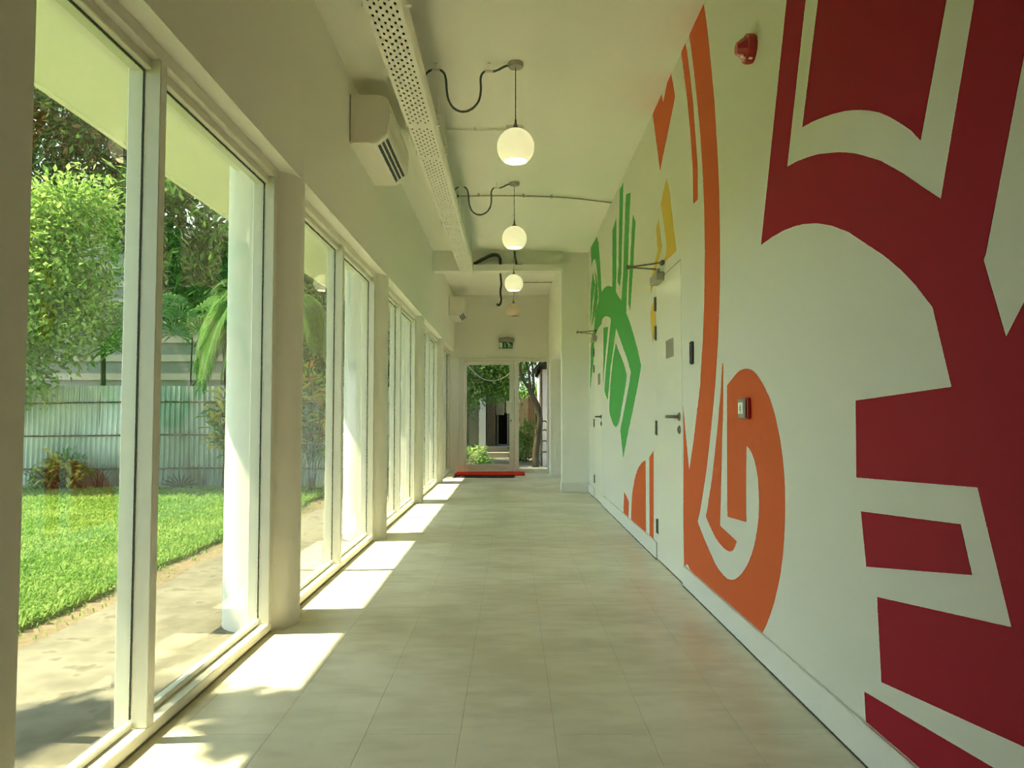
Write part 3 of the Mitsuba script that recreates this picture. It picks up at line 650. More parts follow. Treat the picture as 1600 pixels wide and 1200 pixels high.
def blades(pts, hgt, wid, rng, z0):
    n = len(pts)
    ang, lean = rng.uniform(0, 2 * np.pi, n), rng.uniform(0.2, 1.3, n)
    d = np.stack([np.cos(ang), np.sin(ang)], 1)
    side = np.stack([-d[:, 1], d[:, 0]], 1) * (wid * rng.uniform(0.7, 1.3, n))[:, None] / 2
    h = hgt * rng.uniform(0.6, 1.3, n)
    base = np.c_[pts, np.full(n, z0)]
    mid = base + np.c_[d * (h * 0.45 * np.sin(lean))[:, None], h * 0.6 * np.cos(lean * 0.6)]
    tip = base + np.c_[d * (h * 1.0 * np.sin(lean))[:, None], h * 0.9 * np.cos(lean)]
    s3 = np.c_[side, np.zeros(n)]
    v = np.stack([base - s3 * 0.7, base + s3 * 0.7, mid + s3, mid - s3, tip], 1).reshape(-1, 3)
    i = np.arange(n)[:, None] * 5
    f = np.concatenate([i + [[0, 1, 2]], i + [[0, 2, 3]], i + [[3, 2, 4]]], 0)
    return v, f


def lawn_points(n, x0, x1, y0, y1):
    p = np.stack([rng.uniform(x0, x1, n), rng.uniform(y0, y1, n)], 1)
    e = np.interp(p[:, 1], ys, edge) + 0.02 * rng.standard_normal(n)
    return p[p[:, 0] < e]


near = np.vstack([lawn_points(60000, -5.2, -2.6, 1.8, 5.5), lawn_points(55000, -6.5, -2.6, 5.5, 9), lawn_points(42000, -8.5, -2.6, 9, 12.0), lawn_points(16000, -9, -5.2, 1.5, 9), lawn_points(30000, -16, -8.5, 2, 12)])
sizes = np.interp(near[:, 1], [2, 6, 12], [0.055, 0.06, 0.08])
v, f = blades(near, sizes, np.interp(near[:, 1], [2, 6, 12], [0.009, 0.012, 0.018]), rng, -0.107)
scene['grass'] = mikit.ply((v, f), 'grass_blade')
tag('grass', 'sunlit short green grass blades covering the lawn', 'grass', kind='stuff')
tuft_y = rng.uniform(2, 11, 900)
tufts = np.stack([np.interp(tuft_y, ys, edge) + 0.22 * rng.random(900) ** 2.5, tuft_y], 1)
v, f = blades(tufts, np.full(900, 0.035), np.full(900, 0.008), rng, -0.13)
scene['grass_edge'] = mikit.ply((v, f), 'grass_blade')
tag('grass_edge', 'sparse grass tufts on the bare soil edge beside the path', 'grass', kind='stuff')

# ------------------------------------------------------------------ corrugated fence
fence = thing('corrugated_fence', 'grey corrugated metal sheet fence across the back of the lawn', 'fence')
FY = 12.12
x = -16.5
k = 0
while x < -2.0:
    w = min(0.78 + 0.12 * rng.random(), -1.66 - x)
    n = int(w / 0.0088)
    zz = np.linspace(-0.14, 1.55 + 0.03 * rng.random(), 9)
    xx = np.linspace(0, w + 0.04, n)
    lean = rng.uniform(-0.02, 0.02)
    gx, gz = np.meshgrid(xx, zz)
    buckle = 0.05 * (meshkit.fbm(np.stack([gx * 1.2 + k * 7, gz * 1.6, gx * 0], -1), 3, 4) - 0.5)
    gy = 0.02 * np.cos(gx * 2 * np.pi / 0.086) + buckle + (0.006 if k % 2 else -0.006)
    warp = 0.03 * (meshkit.fbm(np.stack([gx * 1.5 + k * 3, gz * 2, gx * 0 + 8], -1), 3, 2) - 0.5)
    pts = np.stack([x + gx + lean * gz + warp, FY + gy, gz], -1).reshape(-1, 3)
    i, j = np.meshgrid(np.arange(len(zz) - 1), np.arange(n - 1), indexing='ij')
    a = (i * n + j).ravel()
    quads = np.stack([a, a + 1, a + n + 1, a + n], 1)
    part(fence, 'sheet', (pts, quads), 'fence_metal', smooth=True)
    x += w
    k += 1
for z in (1.30, 0.765, 0.225):
    p = [(xx, FY - 0.045 + 0.006 * math.sin(xx * 3), z + 0.012 * math.sin(xx * 1.1 + z)) for xx in np.linspace(-16.5, -1.66, 70)]
    part(fence, 'rail', tube(p, 0.014, 6), 'rail_rust', 'rusty horizontal rail')
for xx in (-15.2, -13.0, -11.0, -8.6, -6.75, -4.6, -2.2):
    part(fence, 'post', box(xx - 0.03, xx + 0.03, FY + 0.03, FY + 0.09, -0.2, 1.5, 0.004), 'rail_rust')

# ------------------------------------------------------------------ grey outbuilding behind the fence
ob = thing('outbuilding', 'grey clad shed wall rising behind the corrugated fence', 'building')
part(ob, 'wall', box(-18, -1.9, 15.25, 15.4, -0.2, 5.0), 'board_grey')
z = -0.1
while z < 4.9:
    part(ob, 'cladding_board', prism([(15.225, z), (15.205, z), (15.24, z + 0.39), (15.25, z + 0.39), (15.25, z)], 'yz', -18, 16.1), 'board_grey')
    z += 0.385

# ------------------------------------------------------------------ plants
def leaves(pos, size, rng, aspect=0.45, droop=0.3, outward=None, fold=0.25):
    """One folded four-cornered leaf per position."""
    n = len(pos)
    d = rng.standard_normal((n, 3))
    if outward is not None:
        d = d * 0.8 + outward
    d[:, 2] -= droop
    d /= np.linalg.norm(d, axis=1, keepdims=True)
    up = rng.standard_normal((n, 3)) * 0.6 + [0, 0, 1]
    s = np.cross(d, up); s /= np.linalg.norm(s, axis=1, keepdims=True) + 1e-9
    nn = np.cross(s, d)
    L = (size * rng.uniform(0.6, 1.35, n))[:, None]
    w = L * aspect / 2
    mid = pos + d * L * 0.45
    v = np.stack([pos, mid + s * w + nn * w * fold, pos + d * L, mid - s * w + nn * w * fold], 1).reshape(-1, 3)
    i = np.arange(n)[:, None] * 4
    return v, np.concatenate([i + [[0, 1, 2]], i + [[0, 2, 3]]], 0)


def cloud(blobs, n, rng, shell=0.55, spray=0.16, per=14):
    """Leaf positions gathered in sprays over ellipsoids given as (centre, radii); returns positions and outward directions."""
    vol = np.array([np.prod(r) ** (2 / 3) for _, r in blobs])
    out, dirs = [], []
    for (c, r), share in zip(blobs, vol / vol.sum()):
        m = max(3, int(n * share / per))
        u = rng.standard_normal((m, 3)); u /= np.linalg.norm(u, axis=1, keepdims=True)
        rad = shell + (1 - shell) * rng.random(m) ** 0.6
        p = np.array(c) + u * np.array(r) * rad[:, None] * (0.82 + 0.36 * meshkit.noise(u * 2.3 + np.array(c), 5))[:, None]
        q = np.repeat(p, per, 0) + rng.standard_normal((m * per, 3)) * spray
        out.append(q); dirs.append(np.repeat(u, per, 0))
    return np.vstack(out), np.vstack(dirs)


def join(*vf):
    v, f, at = [], [], 0
    for a, b in vf:
        v.append(a); f.append(b + at); at += len(a)
    return np.vstack(v), np.vstack(f)


def limbs(parent, name, path, r0, r1, n=14, bsdf='bark', sides=8):
    p = smooth_path(path, n)
    return part(parent, name, tube(p, r0, sides, taper=np.linspace(r0, r1, n)), bsdf, smooth=50)


t1 = thing('leafy_tree', 'bright green small-leaved tree in front of the fence, seen through the nearest pane', 'tree')
TY = 11.3
limbs(t1, 'trunk', [(-8.4, TY, -0.14), (-8.4, TY, 0.7), (-8.3, TY, 1.6), (-8.0, TY, 2.5)], 0.1, 0.06)
for e in ((-7.6, TY, 3.5), (-6.9, TY, 3.8), (-8.4, TY, 3.8), (-7.8, TY - 0.2, 2.0), (-6.8, TY, 3.0)):
    limbs(t1, 'branch', [(-8.3, TY, 1.7), ((-8.2 + e[0]) / 2, TY, (1.9 + e[2]) / 2 + 0.1), e], 0.045, 0.012, 10)
b1 = [((-8.0, TY, 3.15), (1.5, 0.62, 1.6)), ((-6.85, TY, 3.65), (0.8, 0.55, 1.0)), ((-6.9, TY, 2.65), (0.78, 0.5, 0.6)), ((-7.85, TY, 1.95), (0.9, 0.5, 0.62)), ((-6.75, TY, 4.25), (0.6, 0.4, 0.5)), ((-9.4, TY, 3.0), (1.1, 0.6, 1.4))]
p, o = cloud(b1, 19000, rng, 0.6, 0.12, 16)
part(t1, 'foliage', leaves(p, 0.105, rng, 0.5, 0.3, o), 'leaf_bright', kind='stuff')
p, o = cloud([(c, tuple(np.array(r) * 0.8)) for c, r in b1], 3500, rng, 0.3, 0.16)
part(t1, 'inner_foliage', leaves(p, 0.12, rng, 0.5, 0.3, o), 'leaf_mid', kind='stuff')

t2 = thing('shade_tree', 'large dark tree with heavy limbs towering behind the fence', 'tree')
limbs(t2, 'trunk', [(-12.2, 17, -0.2), (-12.0, 17, 2.5), (-11.6, 16.8, 4.6), (-11.2, 16.7, 5.6)], 0.42, 0.3, 14)
for e in (((-11.4, 16.8, 4.9), (-10.4, 16.6, 6.0), (-9.3, 16.5, 6.6), (-7.6, 16.4, 7.6)), ((-11.3, 16.8, 5.4), (-11.0, 16.6, 7.0), (-10.2, 16.5, 8.5)), ((-8.6, 16.5, 6.95), (-7.8, 16.6, 6.6), (-6.9, 16.7, 6.55), (-5.6, 16.8, 7.2)), ((-9.6, 16.5, 6.5), (-9.2, 16.6, 7.6), (-8.6, 16.7, 9.0))):
    limbs(t2, 'limb', e, 0.22, 0.07, 14)
b2 = [((-9.8, 16.6, 8.2), (2.6, 1.8, 1.7)), ((-7.2, 16.8, 8.0), (2.2, 1.6, 1.5)), ((-12.4, 16.8, 7.2), (2.0, 1.8, 2.2)), ((-11.2, 16.4, 6.2), (1.0, 0.8, 0.8)), ((-5.2, 17.0, 7.0), (1.6, 1.4, 1.6)), ((-8.6, 17.2, 10.0), (3.4, 2.0, 1.8)), ((-15.5, 17.0, 7.0), (2.6, 1.8, 2.4))]
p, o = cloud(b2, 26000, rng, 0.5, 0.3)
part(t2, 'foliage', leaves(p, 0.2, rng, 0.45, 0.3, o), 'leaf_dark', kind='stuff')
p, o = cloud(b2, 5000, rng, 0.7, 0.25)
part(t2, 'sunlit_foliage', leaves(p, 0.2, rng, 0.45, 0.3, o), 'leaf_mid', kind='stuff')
p, o = cloud([((-9.6, 15.9, 7.6), (1.4, 0.6, 0.9)), ((-7.0, 16.0, 7.4), (1.0, 0.6, 0.7))], 2500, rng, 0.3, 0.3)
part(t2, 'brown_foliage', leaves(p, 0.18, rng, 0.45, 0.3, o), 'leaf_brown', kind='stuff')


for key in [q for q in scene if q.startswith(t2 + '__')]:
    scene[key]['to_world'] = T().translate([0, 1.1, 0])


def shrub(name, label, blobs, n, size, bsdfs, stems, category='shrub', spray=0.12, aspect=0.4, shell=0.4):
    t = thing(name, label, category)
    for st in stems:
        limbs(t, 'stem', st, 0.02 if len(st) > 2 else 0.012, 0.006, 8, sides=6)
    for i, (b, share) in enumerate(bsdfs):
        p, o = cloud(blobs, int(n * share), rng, shell, spray)
        part(t, 'foliage', leaves(p, size, rng, aspect, 0.2, o), b, kind='stuff')
    return t


shrub('broadleaf_tree', 'tall slender tree with long leaves standing between the palms behind the fence', [((-5.8, 12.95, 4.2), (0.9, 0.3, 1.1)), ((-5.2, 12.95, 3.3), (0.8, 0.3, 0.8)), ((-6.4, 12.95, 4.8), (0.8, 0.3, 0.8))], 3600, 0.24,
      [('leaf_mid', 0.35), ('leaf_bright', 0.12), ('leaf_dark', 0.8)], [[(-5.6, 13.0, -0.14), (-5.65, 13.0, 2.2), (-5.5, 13.0, 4.6)], [(-5.6, 13.0, 2.3), (-5.2, 12.95, 3.0), (-4.9, 12.95, 3.6)], [(-6.0, 13.0, -0.14), (-5.5, 13.0, 1.8), (-4.9, 13.0, 2.4)]], 'tree', 0.16, 0.28)
shrub('thin_tree', 'brownish fine twiggy tree behind the palm', [((-4.9, 14.5, 4.4), (0.8, 0.2, 1.3)), ((-4.5, 14.5, 5.2), (0.8, 0.2, 1.0))], 6000, 0.11, [('leaf_brown', 0.55), ('leaf_dark', 0.5), ('leaf_mid', 0.15)],
      [[(-4.6, 14.5, -0.14), (-4.7, 14.5, 2.0), (-5.0, 14.5, 4.8)], [(-4.65, 14.5, 1.8), (-4.4, 14.5, 3.2), (-4.2, 14.5, 5.0)]], 'tree', 0.2, 0.3)
shrub('dark_tree', 'dense dark tree behind the fence seen through the second window', [((-3.1, 13.5, 2.0), (0.85, 0.35, 0.8)), ((-3.7, 13.5, 3.3), (0.6, 0.35, 0.9))], 9000, 0.15, [('leaf_dark', 0.85), ('leaf_mid', 0.15)],
      [[(-3.2, 13.5, -0.14), (-3.2, 13.5, 1.2), (-3.5, 13.5, 3.0)]], 'tree', 0.2, 0.35)


def frond_mesh(base, az, length, rise, droop, n=22, leaflet=0.42, width=0.021, rng=rng):
    """A feather palm frond: a curved rachis with hanging leaflets on both sides."""
    s = np.linspace(0, 1, n)
    d = np.array([math.cos(az), math.sin(az), 0])
    r = np.outer(s * length * (1 - 0.25 * droop * s), d) + np.outer(rise * length * s - droop * length * s ** 2.2, [0, 0, 1]) + np.array(base)
    rachis = tube(r, 0.012, 5, taper=np.linspace(0.014, 0.004, n))
    parts = [(np.array(rachis.vertices), np.array(rachis.faces))]
    tang = np.gradient(r, axis=0); tang /= np.linalg.norm(tang, axis=1, keepdims=True)
    vs, fs = [], []
    for i in np.linspace(3, n - 1, 46):
        i0 = int(i); c = r[i0] * (1 - (i - i0)) + r[min(i0 + 1, n - 1)] * (i - i0)
        t = tang[i0]
        side = np.cross(t, [0, 0, 1]); side /= np.linalg.norm(side) + 1e-9
        u = (i - 3) / (n - 4)
        L = leaflet * (0.45 + 0.9 * math.sin(math.pi * min(1, 0.15 + 0.8 * u))) * (0.9 + 0.2 * rng.random())
        for sg_ in (-1, 1):
            a = side * sg_ * 0.75 + t * 0.6 + np.array([0, 0, 0.12]); a /= np.linalg.norm(a)
            w = np.cross(a, [0, 0, 1]); w /= np.linalg.norm(w) + 1e-9
            q0, q1, q2 = c, c + a * L * 0.5 + [0, 0, -0.06 * L], c + a * L * 0.88 + [0, 0, -0.45 * L]
            k = len(vs)
            vs += [q0 - w * width * 0.25, q0 + w * width * 0.25, q1 + w * width * 0.5, q1 - w * width * 0.5, q2]
            fs += [[k, k + 1, k + 2], [k, k + 2, k + 3], [k + 3, k + 2, k + 4]]
    parts.append((np.array(vs), np.array(fs)))
    return join(*parts)


pm = thing('feather_palm', 'palm with long arching feather fronds beside the first column', 'palm')
limbs(pm, 'trunk', [(-3.72, 11.35, -0.14), (-3.72, 11.35, 1.2), (-3.70, 11.35, 2.75)], 0.07, 0.05)
for az, L, rise, dr in ((3.35, 1.55, 0.62, 1.2), (3.8, 1.5, 0.5, 1.25), (3.15, 1.5, 0.35, 1.15), (4.55, 1.0, 0.6, 1.3), (5.3, 1.1, 0.6, 1.25), (6.0, 1.2, 0.75, 1.3), (0.35, 1.15, 0.8, 1.2), (2.7, 1.25, 0.85, 1.1), (3.1, 1.0, 1.1, 0.9), (1.4, 1.0, 0.9, 1.1), (3.55, 1.0, 0.2, 1.2)):
    part(pm, 'frond', frond_mesh((-3.70, 11.35, 2.75), az, L, rise, dr), 'leaf_palm')


def fan_mesh(centre, facing, r, n=15, rng=rng):
    """A fan palm leaf: pleated pointed segments round one centre, tips bent down."""
    f = np.array(facing, float); f /= np.linalg.norm(f)
    a = np.cross(f, [0, 0, 1]); a /= np.linalg.norm(a); b = np.cross(a, f)
    vs, fs = [], []
    for t in np.linspace(-2.1, 2.1, n):
        d = b * math.cos(t) + a * math.sin(t)
        w = np.cross(f, d)
        L = r * (0.85 + 0.25 * rng.random()) * (1 - 0.12 * abs(t))
        c = np.array(centre, float)
        m = c + d * L * 0.55 + f * 0.05 * L
        e = c + d * L - f * 0.02 * L + np.array([0, 0, -0.22 * L])
        k = len(vs)
        vs += [c, m + w * L * 0.05 - f * 0.02 * L, m - w * L * 0.05 - f * 0.02 * L, m + f * 0.02 * L, e]
        fs += [[k, k + 1, k + 3], [k, k + 3, k + 2], [k + 1, k + 4, k + 3], [k + 3, k + 4, k + 2]]
    return np.array(vs), np.array(fs)


def fan_palm(label, base, top, leafs, bsdf, r):
    t = thing('fan_palm', label, 'palm')
    limbs(t, 'trunk', [base, ((base[0] + top[0]) / 2 + 0.05, base[1], (base[2] + top[2]) / 2), top], 0.05, 0.035, 10)
    for az, el, dist in leafs:
        d = np.array([math.cos(az) * math.cos(el), math.sin(az) * math.cos(el), math.sin(el)])
        c = np.array(top) + d * dist
        lf_ = part(t, 'frond', fan_mesh(c, d * 0.6 + np.array([0, -0.7, 0.45]), r), bsdf)
        part(lf_, 'stalk', tube(smooth_path([top, np.array(top) + d * dist * 0.6 + [0, 0, 0.06], c], 8), 0.008, 5), bsdf)
    return t


fan_palm('fan palm with bright pleated leaves beside the first mullion', (-5.75, 11.65, -0.14), (-5.72, 11.6, 2.6), [(0.2, 0.7, 0.45), (0.0, 0.1, 0.5), (1.2, 0.9, 0.5), (3.0, 0.5, 0.5), (5.4, 0.2, 0.45), (0.3, -0.5, 0.45), (3.4, -0.2, 0.5)], 'leaf_palm', 0.42)
fan_palm('fan palm with drooping leaves behind the arching feather fronds', (-4.55, 11.75, -0.14), (-4.6, 11.7, 2.55), [(0.2, 0.6, 0.4), (3.0, 0.6, 0.45), (3.4, 0.0, 0.5), (5.0, 0.3, 0.4), (4.2, -0.4, 0.45), (1.5, 0.9, 0.5), (2.7, -0.6, 0.4)], 'leaf_palm', 0.46)
fan_palm('dark fan palm with leaves hanging over the fence top beside the leafy tree', (-6.95, 12.42, -0.14), (-6.9, 12.4, 2.5), [(0.1, 0.2, 0.45), (0.0, -0.4, 0.45), (0.4, 0.7, 0.5), (3.1, 0.3, 0.5), (4.8, -0.2, 0.45), (5.6, -0.6, 0.5), (4.3, 0.5, 0.4), (0.2, -0.8, 0.4)], 'leaf_mid', 0.55)


def leaf_mesh(L=0.2, w=0.05):
    v = np.array([[0, 0, 0], [L * 0.35, w * 0.42, 0.012], [L * 0.35, 0, -0.004], [L * 0.35, -w * 0.42, 0.012], [L * 0.7, w * 0.4, 0.004], [L * 0.7, 0, -0.012], [L * 0.7, -w * 0.4, 0.004], [L, 0, -0.045]])
    f = np.array([[0, 2, 1], [0, 3, 2], [1, 2, 5], [1, 5, 4], [2, 3, 6], [2, 6, 5], [4, 5, 7], [5, 6, 7]])
    return v, f


LEAF = {b: mikit.ply(leaf_mesh(), b) for b in ('leaf_yellow', 'leaf_red', 'leaf_mid')}


def croton(label, x, y, z0, z1, spread, n):
    t = thing('croton', label, 'shrub')
    tips = [(x + spread * 0.8 * math.cos(a), y + 0.22 * math.sin(a), z) for a, z in zip(np.linspace(0, 11, 7), np.linspace(z0 + 0.35, z1 - 0.1, 7))]
    for q in tips:
        limbs(t, 'stem', [(x + 0.1 * (q[0] - x), y, -0.14), ((x * 1.2 + q[0] * 0.8) / 2, y, q[2] * 0.55), q], 0.012, 0.006, 8, sides=5)
    p_, o_ = cloud([((x, y + 0.05, (z0 + z1) / 2 - 0.1), (spread, 0.15, (z1 - z0) * 0.42))], 420, rng, 0.2, 0.05)
    part(t, 'inner_foliage', leaves(p_, 0.16, rng, 0.3, 0.2, o_), 'leaf_mid', kind='stuff')
    for i in range(n):
        q = tips[i % 7]
        b = ('leaf_yellow', 'leaf_yellow', 'leaf_red', 'leaf_mid')[rng.integers(4)]
        az, el = rng.uniform(0, 360), rng.uniform(-75, 25)
        zz = q[2] - rng.uniform(0, 0.5)
        copy_part(t, 'leaf', LEAF[b], T().translate([q[0] + rng.normal() * 0.05, q[1] + rng.normal() * 0.05, zz]).rotate([0, 0, 1], az).rotate([0, 1, 0], el).scale(rng.uniform(1.0, 1.7)))
    return t


croton('yellow and red leaved shrub in front of the fence beside the first column', -4.36, 11.5, 0.5, 1.65, 0.3, 190)
croton('yellow and green leaved shrub in front of the fence seen through the second window', -3.1, 11.5, 0.4, 1.9, 0.42, 270)
shrub('fence_shrub', 'yellowish brown shrub at the foot of the fence', [((-7.05, 11.7, 0.2), (0.32, 0.12, 0.24)), ((-7.3, 11.7, 0.05), (0.2, 0.1, 0.2))], 900, 0.12, [('leaf_yellow', 0.4), ('leaf_brown', 0.25), ('leaf_mid', 0.5)],
      [[(-7.05, 11.8, -0.14), (-7.0, 11.8, 0.1), (-6.9, 11.8, 0.35)], [(-7.05, 11.8, -0.14), (-7.2, 11.8, 0.05), (-7.3, 11.8, 0.25)]], spray=0.06)
tw_ = thing('twig_plant', 'dry brown twiggy plant beside the shrub at the fence', 'plant')
for a in np.linspace(-1.1, 1.2, 9):
    limbs(tw_, 'twig', [(-6.62, 11.85, -0.14), (-6.62 + 0.12 * a, 11.84, 0.16 + 0.06 * math.cos(3 * a)), (-6.62 + 0.32 * a, 11.8 + 0.05 * math.sin(5 * a), 0.2 + 0.12 * math.cos(a))], 0.007, 0.003, 8, sides=5)
sk_ = thing('spiky_plant', 'small spiky dry plant at the fence foot in the second pane', 'plant')
for a in np.linspace(-1.3, 1.3, 11):
    d = np.array([math.sin(a), -0.25, math.cos(a)]) * 0.36
    c = np.array([-5.28, 11.85, -0.11])
    w = np.array([math.cos(a), 0, -math.sin(a)]) * 0.014
    part(sk_, 'leaf', (np.array([c - w * 0.6, c + w * 0.6, c + d * 0.5 + w, c + d * 0.5 - w, c + d + [0.05 * math.sin(a), 0, -0.05]]), np.array([[0, 1, 2], [0, 2, 3], [3, 2, 4]])), 'leaf_brown')

ot = thing('overhanging_tree', 'garden tree near the building whose crown shades part of the path', 'tree')
limbs(ot, 'trunk', [(-6.6, 1.2, -0.14), (-6.55, 1.25, 2.2), (-6.3, 1.4, 4.0), (-5.6, 1.8, 4.9)], 0.12, 0.06)
for e in ((-4.2, 2.5, 5.2), (-4.9, 3.4, 5.3), (-5.6, 1.4, 5.7)):
    limbs(ot, 'branch', [(-5.9, 1.65, 4.6), ((-5.9 + e[0]) / 2, (1.65 + e[1]) / 2, (4.6 + e[2]) / 2 + 0.15), e], 0.05, 0.015, 10)
q0, o0 = cloud([((-4.2, 2.57, 5.2), (0.3, 0.05, 0.1)), ((-4.13, 2.36, 5.2), (0.05, 0.16, 0.05))], 1500, rng, 0.1, 0.03)
q1, o1 = cloud([((-4.98, 2.5, 5.3), (0.34, 0.34, 0.3))], 6500, rng, 0.1, 0.06)
q2, o2 = cloud([((-4.86, 3.45, 5.3), (0.08, 0.42, 0.1))], 1800, rng, 0.1, 0.04)
q3, o3 = cloud([((-5.6, 0.2, 5.9), (1.6, 1.5, 0.9)), ((-4.6, 0.3, 5.6), (1.0, 1.2, 0.6))], 9000, rng, 0.2, 0.12)
p, o = np.vstack([q0, q1, q2, q3]), np.vstack([o0, o1, o2, o3])
part(ot, 'foliage', leaves(p, 0.10, rng, 0.5, 0.2, o), 'leaf_mid', kind='stuff')

# ------------------------------------------------------------------ the courtyard beyond the exit door
solid('courtyard_paving', box(-1.6, 4.0, YE + 0.14, 21.6, -0.2, -0.10), 'path_concrete', 'paved yard outside the glass exit door', 'paving', kind='structure')
po = thing('porch_building', 'shaded porch building with pillar, lattice and dark doorway across the yard', 'building')
part(po, 'back_wall', cat(box(-3.5, -0.41, 22.4, 22.6, -0.1, 3.4), box(-0.15, 0.22, 22.4, 22.6, -0.1, 3.4), box(-0.41, -0.15, 22.4, 22.6, 1.18, 3.4)), 'porch_olive')
part(po, 'floor', box(-3.5, 0.22, 21.5, 22.4, -0.15, 0.20, 0.01), 'porch_floor')
part(po, 'step', box(-0.75, 0.3, 21.1, 21.5, -0.15, 0.05, 0.01), 'porch_floor')
part(po, 'roof', box(-3.6, 0.26, 21.3, 23.6, 2.7, 2.9, 0.01), 'porch_beige')
part(po, 'pillar', box(-0.96, -0.77, 21.5, 21.7, 0.2, 2.7, 0.008), 'porch_white', 'pale pillar')
part(po, 'side_wall', box(-1.25, -0.96, 21.62, 22.4, 0.2, 2.7), 'porch_olive')
dw = part(po, 'doorway', box(-0.41, -0.15, 22.5, 23.2, 0.2, 1.18), 'porch_dark', 'dark doorway')
part(dw, 'frame', cat(box(-0.45, -0.41, 22.34, 22.45, 0.2, 1.2, 0.004), box(-0.15, -0.11, 22.34, 22.45, 0.2, 1.2, 0.004), box(-0.45, -0.11, 22.34, 22.45, 0.2, 0.24, 0.004)), 'porch_beige')
part(po, 'awning_box', box(-0.48, -0.23, 22.0, 22.3, 1.12, 1.64, 0.01), 'porch_beige')


def lattice(label, x0, x1, y, z0, z1):
    t = thing('lattice_panel', label, 'lattice')
    part(t, 'frame', prism(sg.box(x0, z0, x1, z1).difference(sg.box(x0 + 0.02, z0 + 0.02, x1 - 0.02, z1 - 0.02)), 'xz', y - 0.015, 0.05), 'lattice_wood')
    part(t, 'backing', box(x0 + 0.01, x1 - 0.01, y + 0.035, y + 0.045, z0 + 0.01, z1 - 0.01), 'porch_dark', 'dark backing')
    clip = sg.box(x0 + 0.01, z0 + 0.01, x1 - 0.01, z1 - 0.01)
    for s, dy in ((1, 0.0), (-1, 0.012)):
        c = -2.0
        while c < 3.0:
            ln = sg.LineString([(x0, z0 + c), (x1, z0 + c + s * (x1 - x0) * 1.5)]).buffer(0.011, cap_style=2).intersection(clip)
            if not ln.is_empty and ln.area > 1e-4 and ln.geom_type == 'Polygon':
                part(t, 'slat', prism(ln, 'xz', y + dy, 0.01), 'lattice_wood')
            c += 0.085
    return t


lattice('dark wooden lattice panel beside the pale pillar across the yard', -0.72, -0.50, 21.75, 0.2, 1.75)
lattice('dark wooden lattice panel behind the leaning tree in the yard', 0.44, 0.66, 21.0, -0.1, 1.65)
yf = thing('yard_screen', 'dark wooden screen fence behind the green bush in the yard', 'fence')
xx = 0.14
while xx < 0.44:
    part(yf, 'board', box(xx, xx + 0.072, 20.95, 20.975, -0.12, 1.6 + 0.02 * math.sin(xx * 40), 0.003), 'lattice_wood')
    xx += 0.08
yw = thing('yard_wall', 'white rendered side wall with a dark overhanging roof edge right of the yard tree', 'wall', kind='structure')
part(yw, 'face', box(0.72, 2.6, 17.6, 21.0, -0.15, 2.2), 'cream_plaster')
part(yw, 'roof_edge', box(0.66, 2.8, 17.35, 21.2, 2.2, 2.42, 0.01), 'porch_dark')
part(yw, 'drain_pipe', cyl((0.70, 17.55, -0.1), (0.70, 17.55, 2.2), 0.022, 10), 'rail_rust')

yt = thing('leaning_tree', 'dark crooked tree trunk leaning in the yard behind the sidelight', 'tree')
limbs(yt, 'trunk', [(0.55, 17.2, -0.16), (0.56, 17.2, 0.25), (0.60, 17.2, 0.6), (0.65, 17.2, 1.0), (0.60, 17.2, 1.3), (0.50, 17.2, 1.52), (0.40, 17.2, 1.72)], 0.085, 0.06, 24)
for q in ([(0.42, 17.2, 1.7), (0.28, 17.2, 1.9), (0.19, 17.2, 2.2), (0.26, 17.2, 2.5), (0.2, 17.2, 3.0)], [(0.48, 17.2, 1.58), (0.50, 17.2, 1.9), (0.47, 17.2, 2.3), (0.52, 17.2, 2.9)], [(0.42, 17.2, 1.72), (0.40, 17.2, 2.0), (0.33, 17.2, 2.35), (0.1, 17.2, 2.7)],
          [(0.48, 17.2, 2.0), (0.6, 17.2, 2.25), (0.68, 17.1, 2.3), (0.9, 17.0, 2.6)]):
    limbs(yt, 'branch', q, 0.04, 0.014, 16)
p, o = cloud([((0.55, 17.2, 3.3), (0.8, 0.5, 0.5))], 2600, rng, 0.3, 0.2)
part(yt, 'foliage', leaves(p, 0.12, rng, 0.45, 0.3, o), 'leaf_mid', kind='stuff')

yc = thing('yard_tree', 'green leafy tree hanging over the yard beyond the glass door', 'tree')
limbs(yc, 'trunk', [(-1.45, 18.6, -0.15), (-1.4, 18.6, 0.7), (-1.25, 18.6, 1.2), (-0.95, 18.5, 1.75), (-0.5, 18.4, 2.2)], 0.08, 0.03, 16)
limbs(yc, 'branch', [(-1.15, 17.6, 2.4), (-0.9, 17.5, 2.12), (-0.6, 17.4, 1.93), (-0.35, 17.4, 1.93), (-0.05, 17.4, 2.1)], 0.018, 0.008, 16, bsdf='porch_beige')
p, o = cloud([((-0.9, 18.4, 2.3), (0.7, 0.6, 0.6)), ((-0.2, 18.6, 2.25), (0.6, 0.6, 0.5)), ((-1.25, 18.4, 1.6), (0.35, 0.4, 0.4)), ((-0.1, 19.4, 1.9), (0.35, 0.4, 0.4)), ((-0.6, 18.8, 3.2), (1.1, 0.8, 0.7)), ((-0.7, 18.2, 1.75), (0.5, 0.4, 0.25))], 12000, rng, 0.3, 0.12)
part(yc, 'foliage', leaves(p, 0.1, rng, 0.45, 0.3, o), 'leaf_mid', kind='stuff')
p, o = cloud([((-0.9, 18.2, 2.2), (0.7, 0.5, 0.6)), ((-0.2, 18.3, 2.3), (0.6, 0.5, 0.5))], 2500, rng, 0.5, 0.12)
part(yc, 'sunlit_foliage', leaves(p, 0.1, rng, 0.45, 0.3, o), 'leaf_bright', kind='stuff')
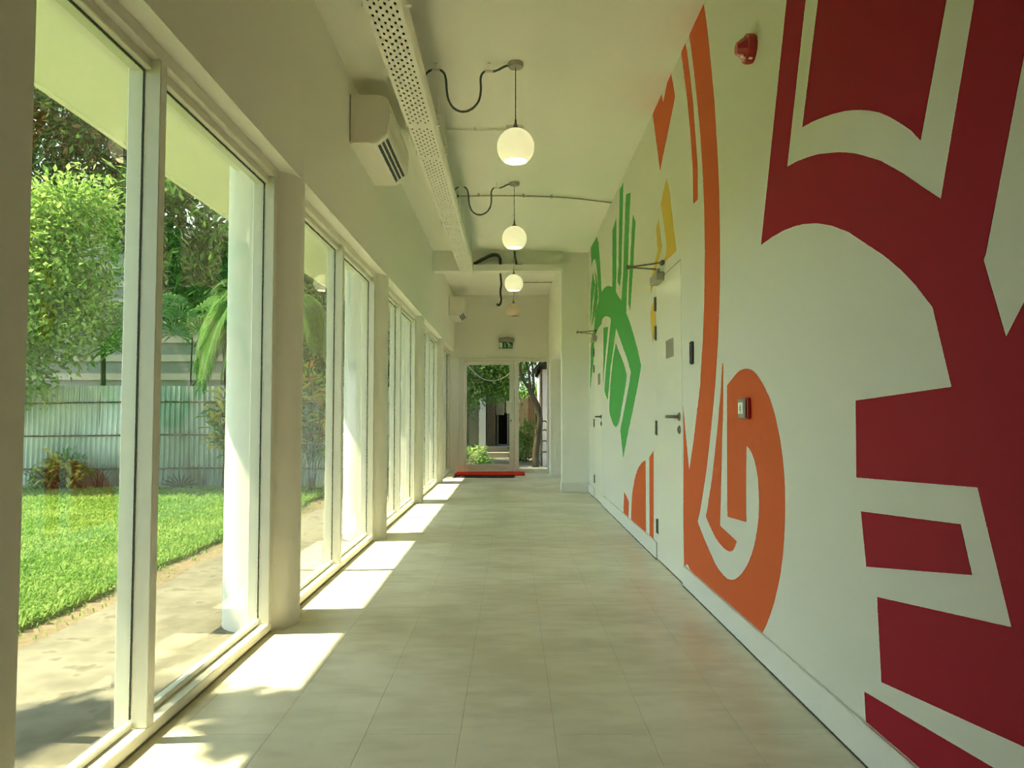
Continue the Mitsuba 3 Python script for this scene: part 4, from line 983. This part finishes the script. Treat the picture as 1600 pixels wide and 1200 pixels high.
shrub('yard_bush', 'low green bush at the left foot of the exit door outside', [((-0.88, 16.6, 0.12), (0.3, 0.3, 0.26)), ((-0.68, 16.8, 0.02), (0.16, 0.2, 0.16))], 1500, 0.09, [('leaf_bright', 0.4), ('leaf_mid', 0.7)], [[(-0.88, 16.6, -0.12), (-0.88, 16.6, 0.1)], [(-0.75, 16.7, -0.12), (-0.7, 16.7, 0.1)]], spray=0.06)
shrub('yard_bush', 'feathery green bush before the dark screen beside the leaning trunk', [((0.33, 18.9, 0.62), (0.16, 0.2, 0.36)), ((0.3, 18.9, 0.3), (0.13, 0.2, 0.3))], 1500, 0.11, [('leaf_bright', 0.6), ('leaf_mid', 0.5)], [[(0.34, 18.9, -0.12), (0.34, 18.9, 0.4)], [(0.28, 18.9, -0.12), (0.26, 18.9, 0.3)]], spray=0.06, aspect=0.2)
shrub('yard_shrub', 'bright green shrub seen above the dark yard screen', [((0.75, 24.5, 1.4), (0.7, 0.4, 0.75))], 2500, 0.16, [('leaf_bright', 0.7), ('leaf_mid', 0.4)], [[(0.7, 24.5, -0.12), (0.7, 24.5, 1.2)], [(0.8, 24.5, -0.12), (0.9, 24.5, 1.0)]])
shrub('low_hedge', 'low dark hedge at the foot of the yard screen', [((0.22, 19.6, 0.05), (0.22, 0.25, 0.22))], 1200, 0.08, [('leaf_dark', 1.0)], [[(0.2, 19.6, -0.12), (0.2, 19.6, 0.1)], [(0.36, 19.6, -0.12), (0.36, 19.6, 0.1)]], spray=0.06)
wf = thing('wall_fern', 'dark drooping fern fronds against the white yard wall', 'plant')
for k, (z, s) in enumerate(((0.95, -1), (0.85, 1), (0.75, -1), (0.62, 1), (0.5, -1), (0.36, 1), (0.25, -1))):
    a = np.array([0.8, 16.95, z - 0.1])
    q = smooth_path([a, a + [s * 0.05, -0.05, 0.12], a + [s * 0.12, -0.08, 0.1], a + [s * 0.17, -0.1, -0.05]], 10)
    w = 0.018 * np.sin(np.linspace(0.25, np.pi, 10))[:, None] * np.array([[0.3, 0.2, 1.0]])
    i = np.arange(9)
    part(wf, 'frond', (np.vstack([q - w, q + w]), np.vstack([np.stack([i, i + 1, i + 11], 1), np.stack([i, i + 11, i + 10], 1)])), 'leaf_dark')
limbs(wf, 'stem', [(0.8, 16.95, -0.12), (0.8, 16.95, 0.3), (0.8, 16.95, 0.86)], 0.012, 0.008, 8, sides=6)
shrub('backdrop_tree', 'tall dark tree behind the porch building roof', [((-1.0, 26, 4.6), (3.2, 1.2, 2.0)), ((-3.6, 27, 4.2), (2.4, 1.2, 1.3))], 8000, 0.28, [('leaf_mid', 0.6), ('leaf_dark', 0.5)], [[(-1.2, 26, -0.14), (-1.2, 26, 2.0), (-1.0, 26, 4.5)]], 'tree', 0.3)
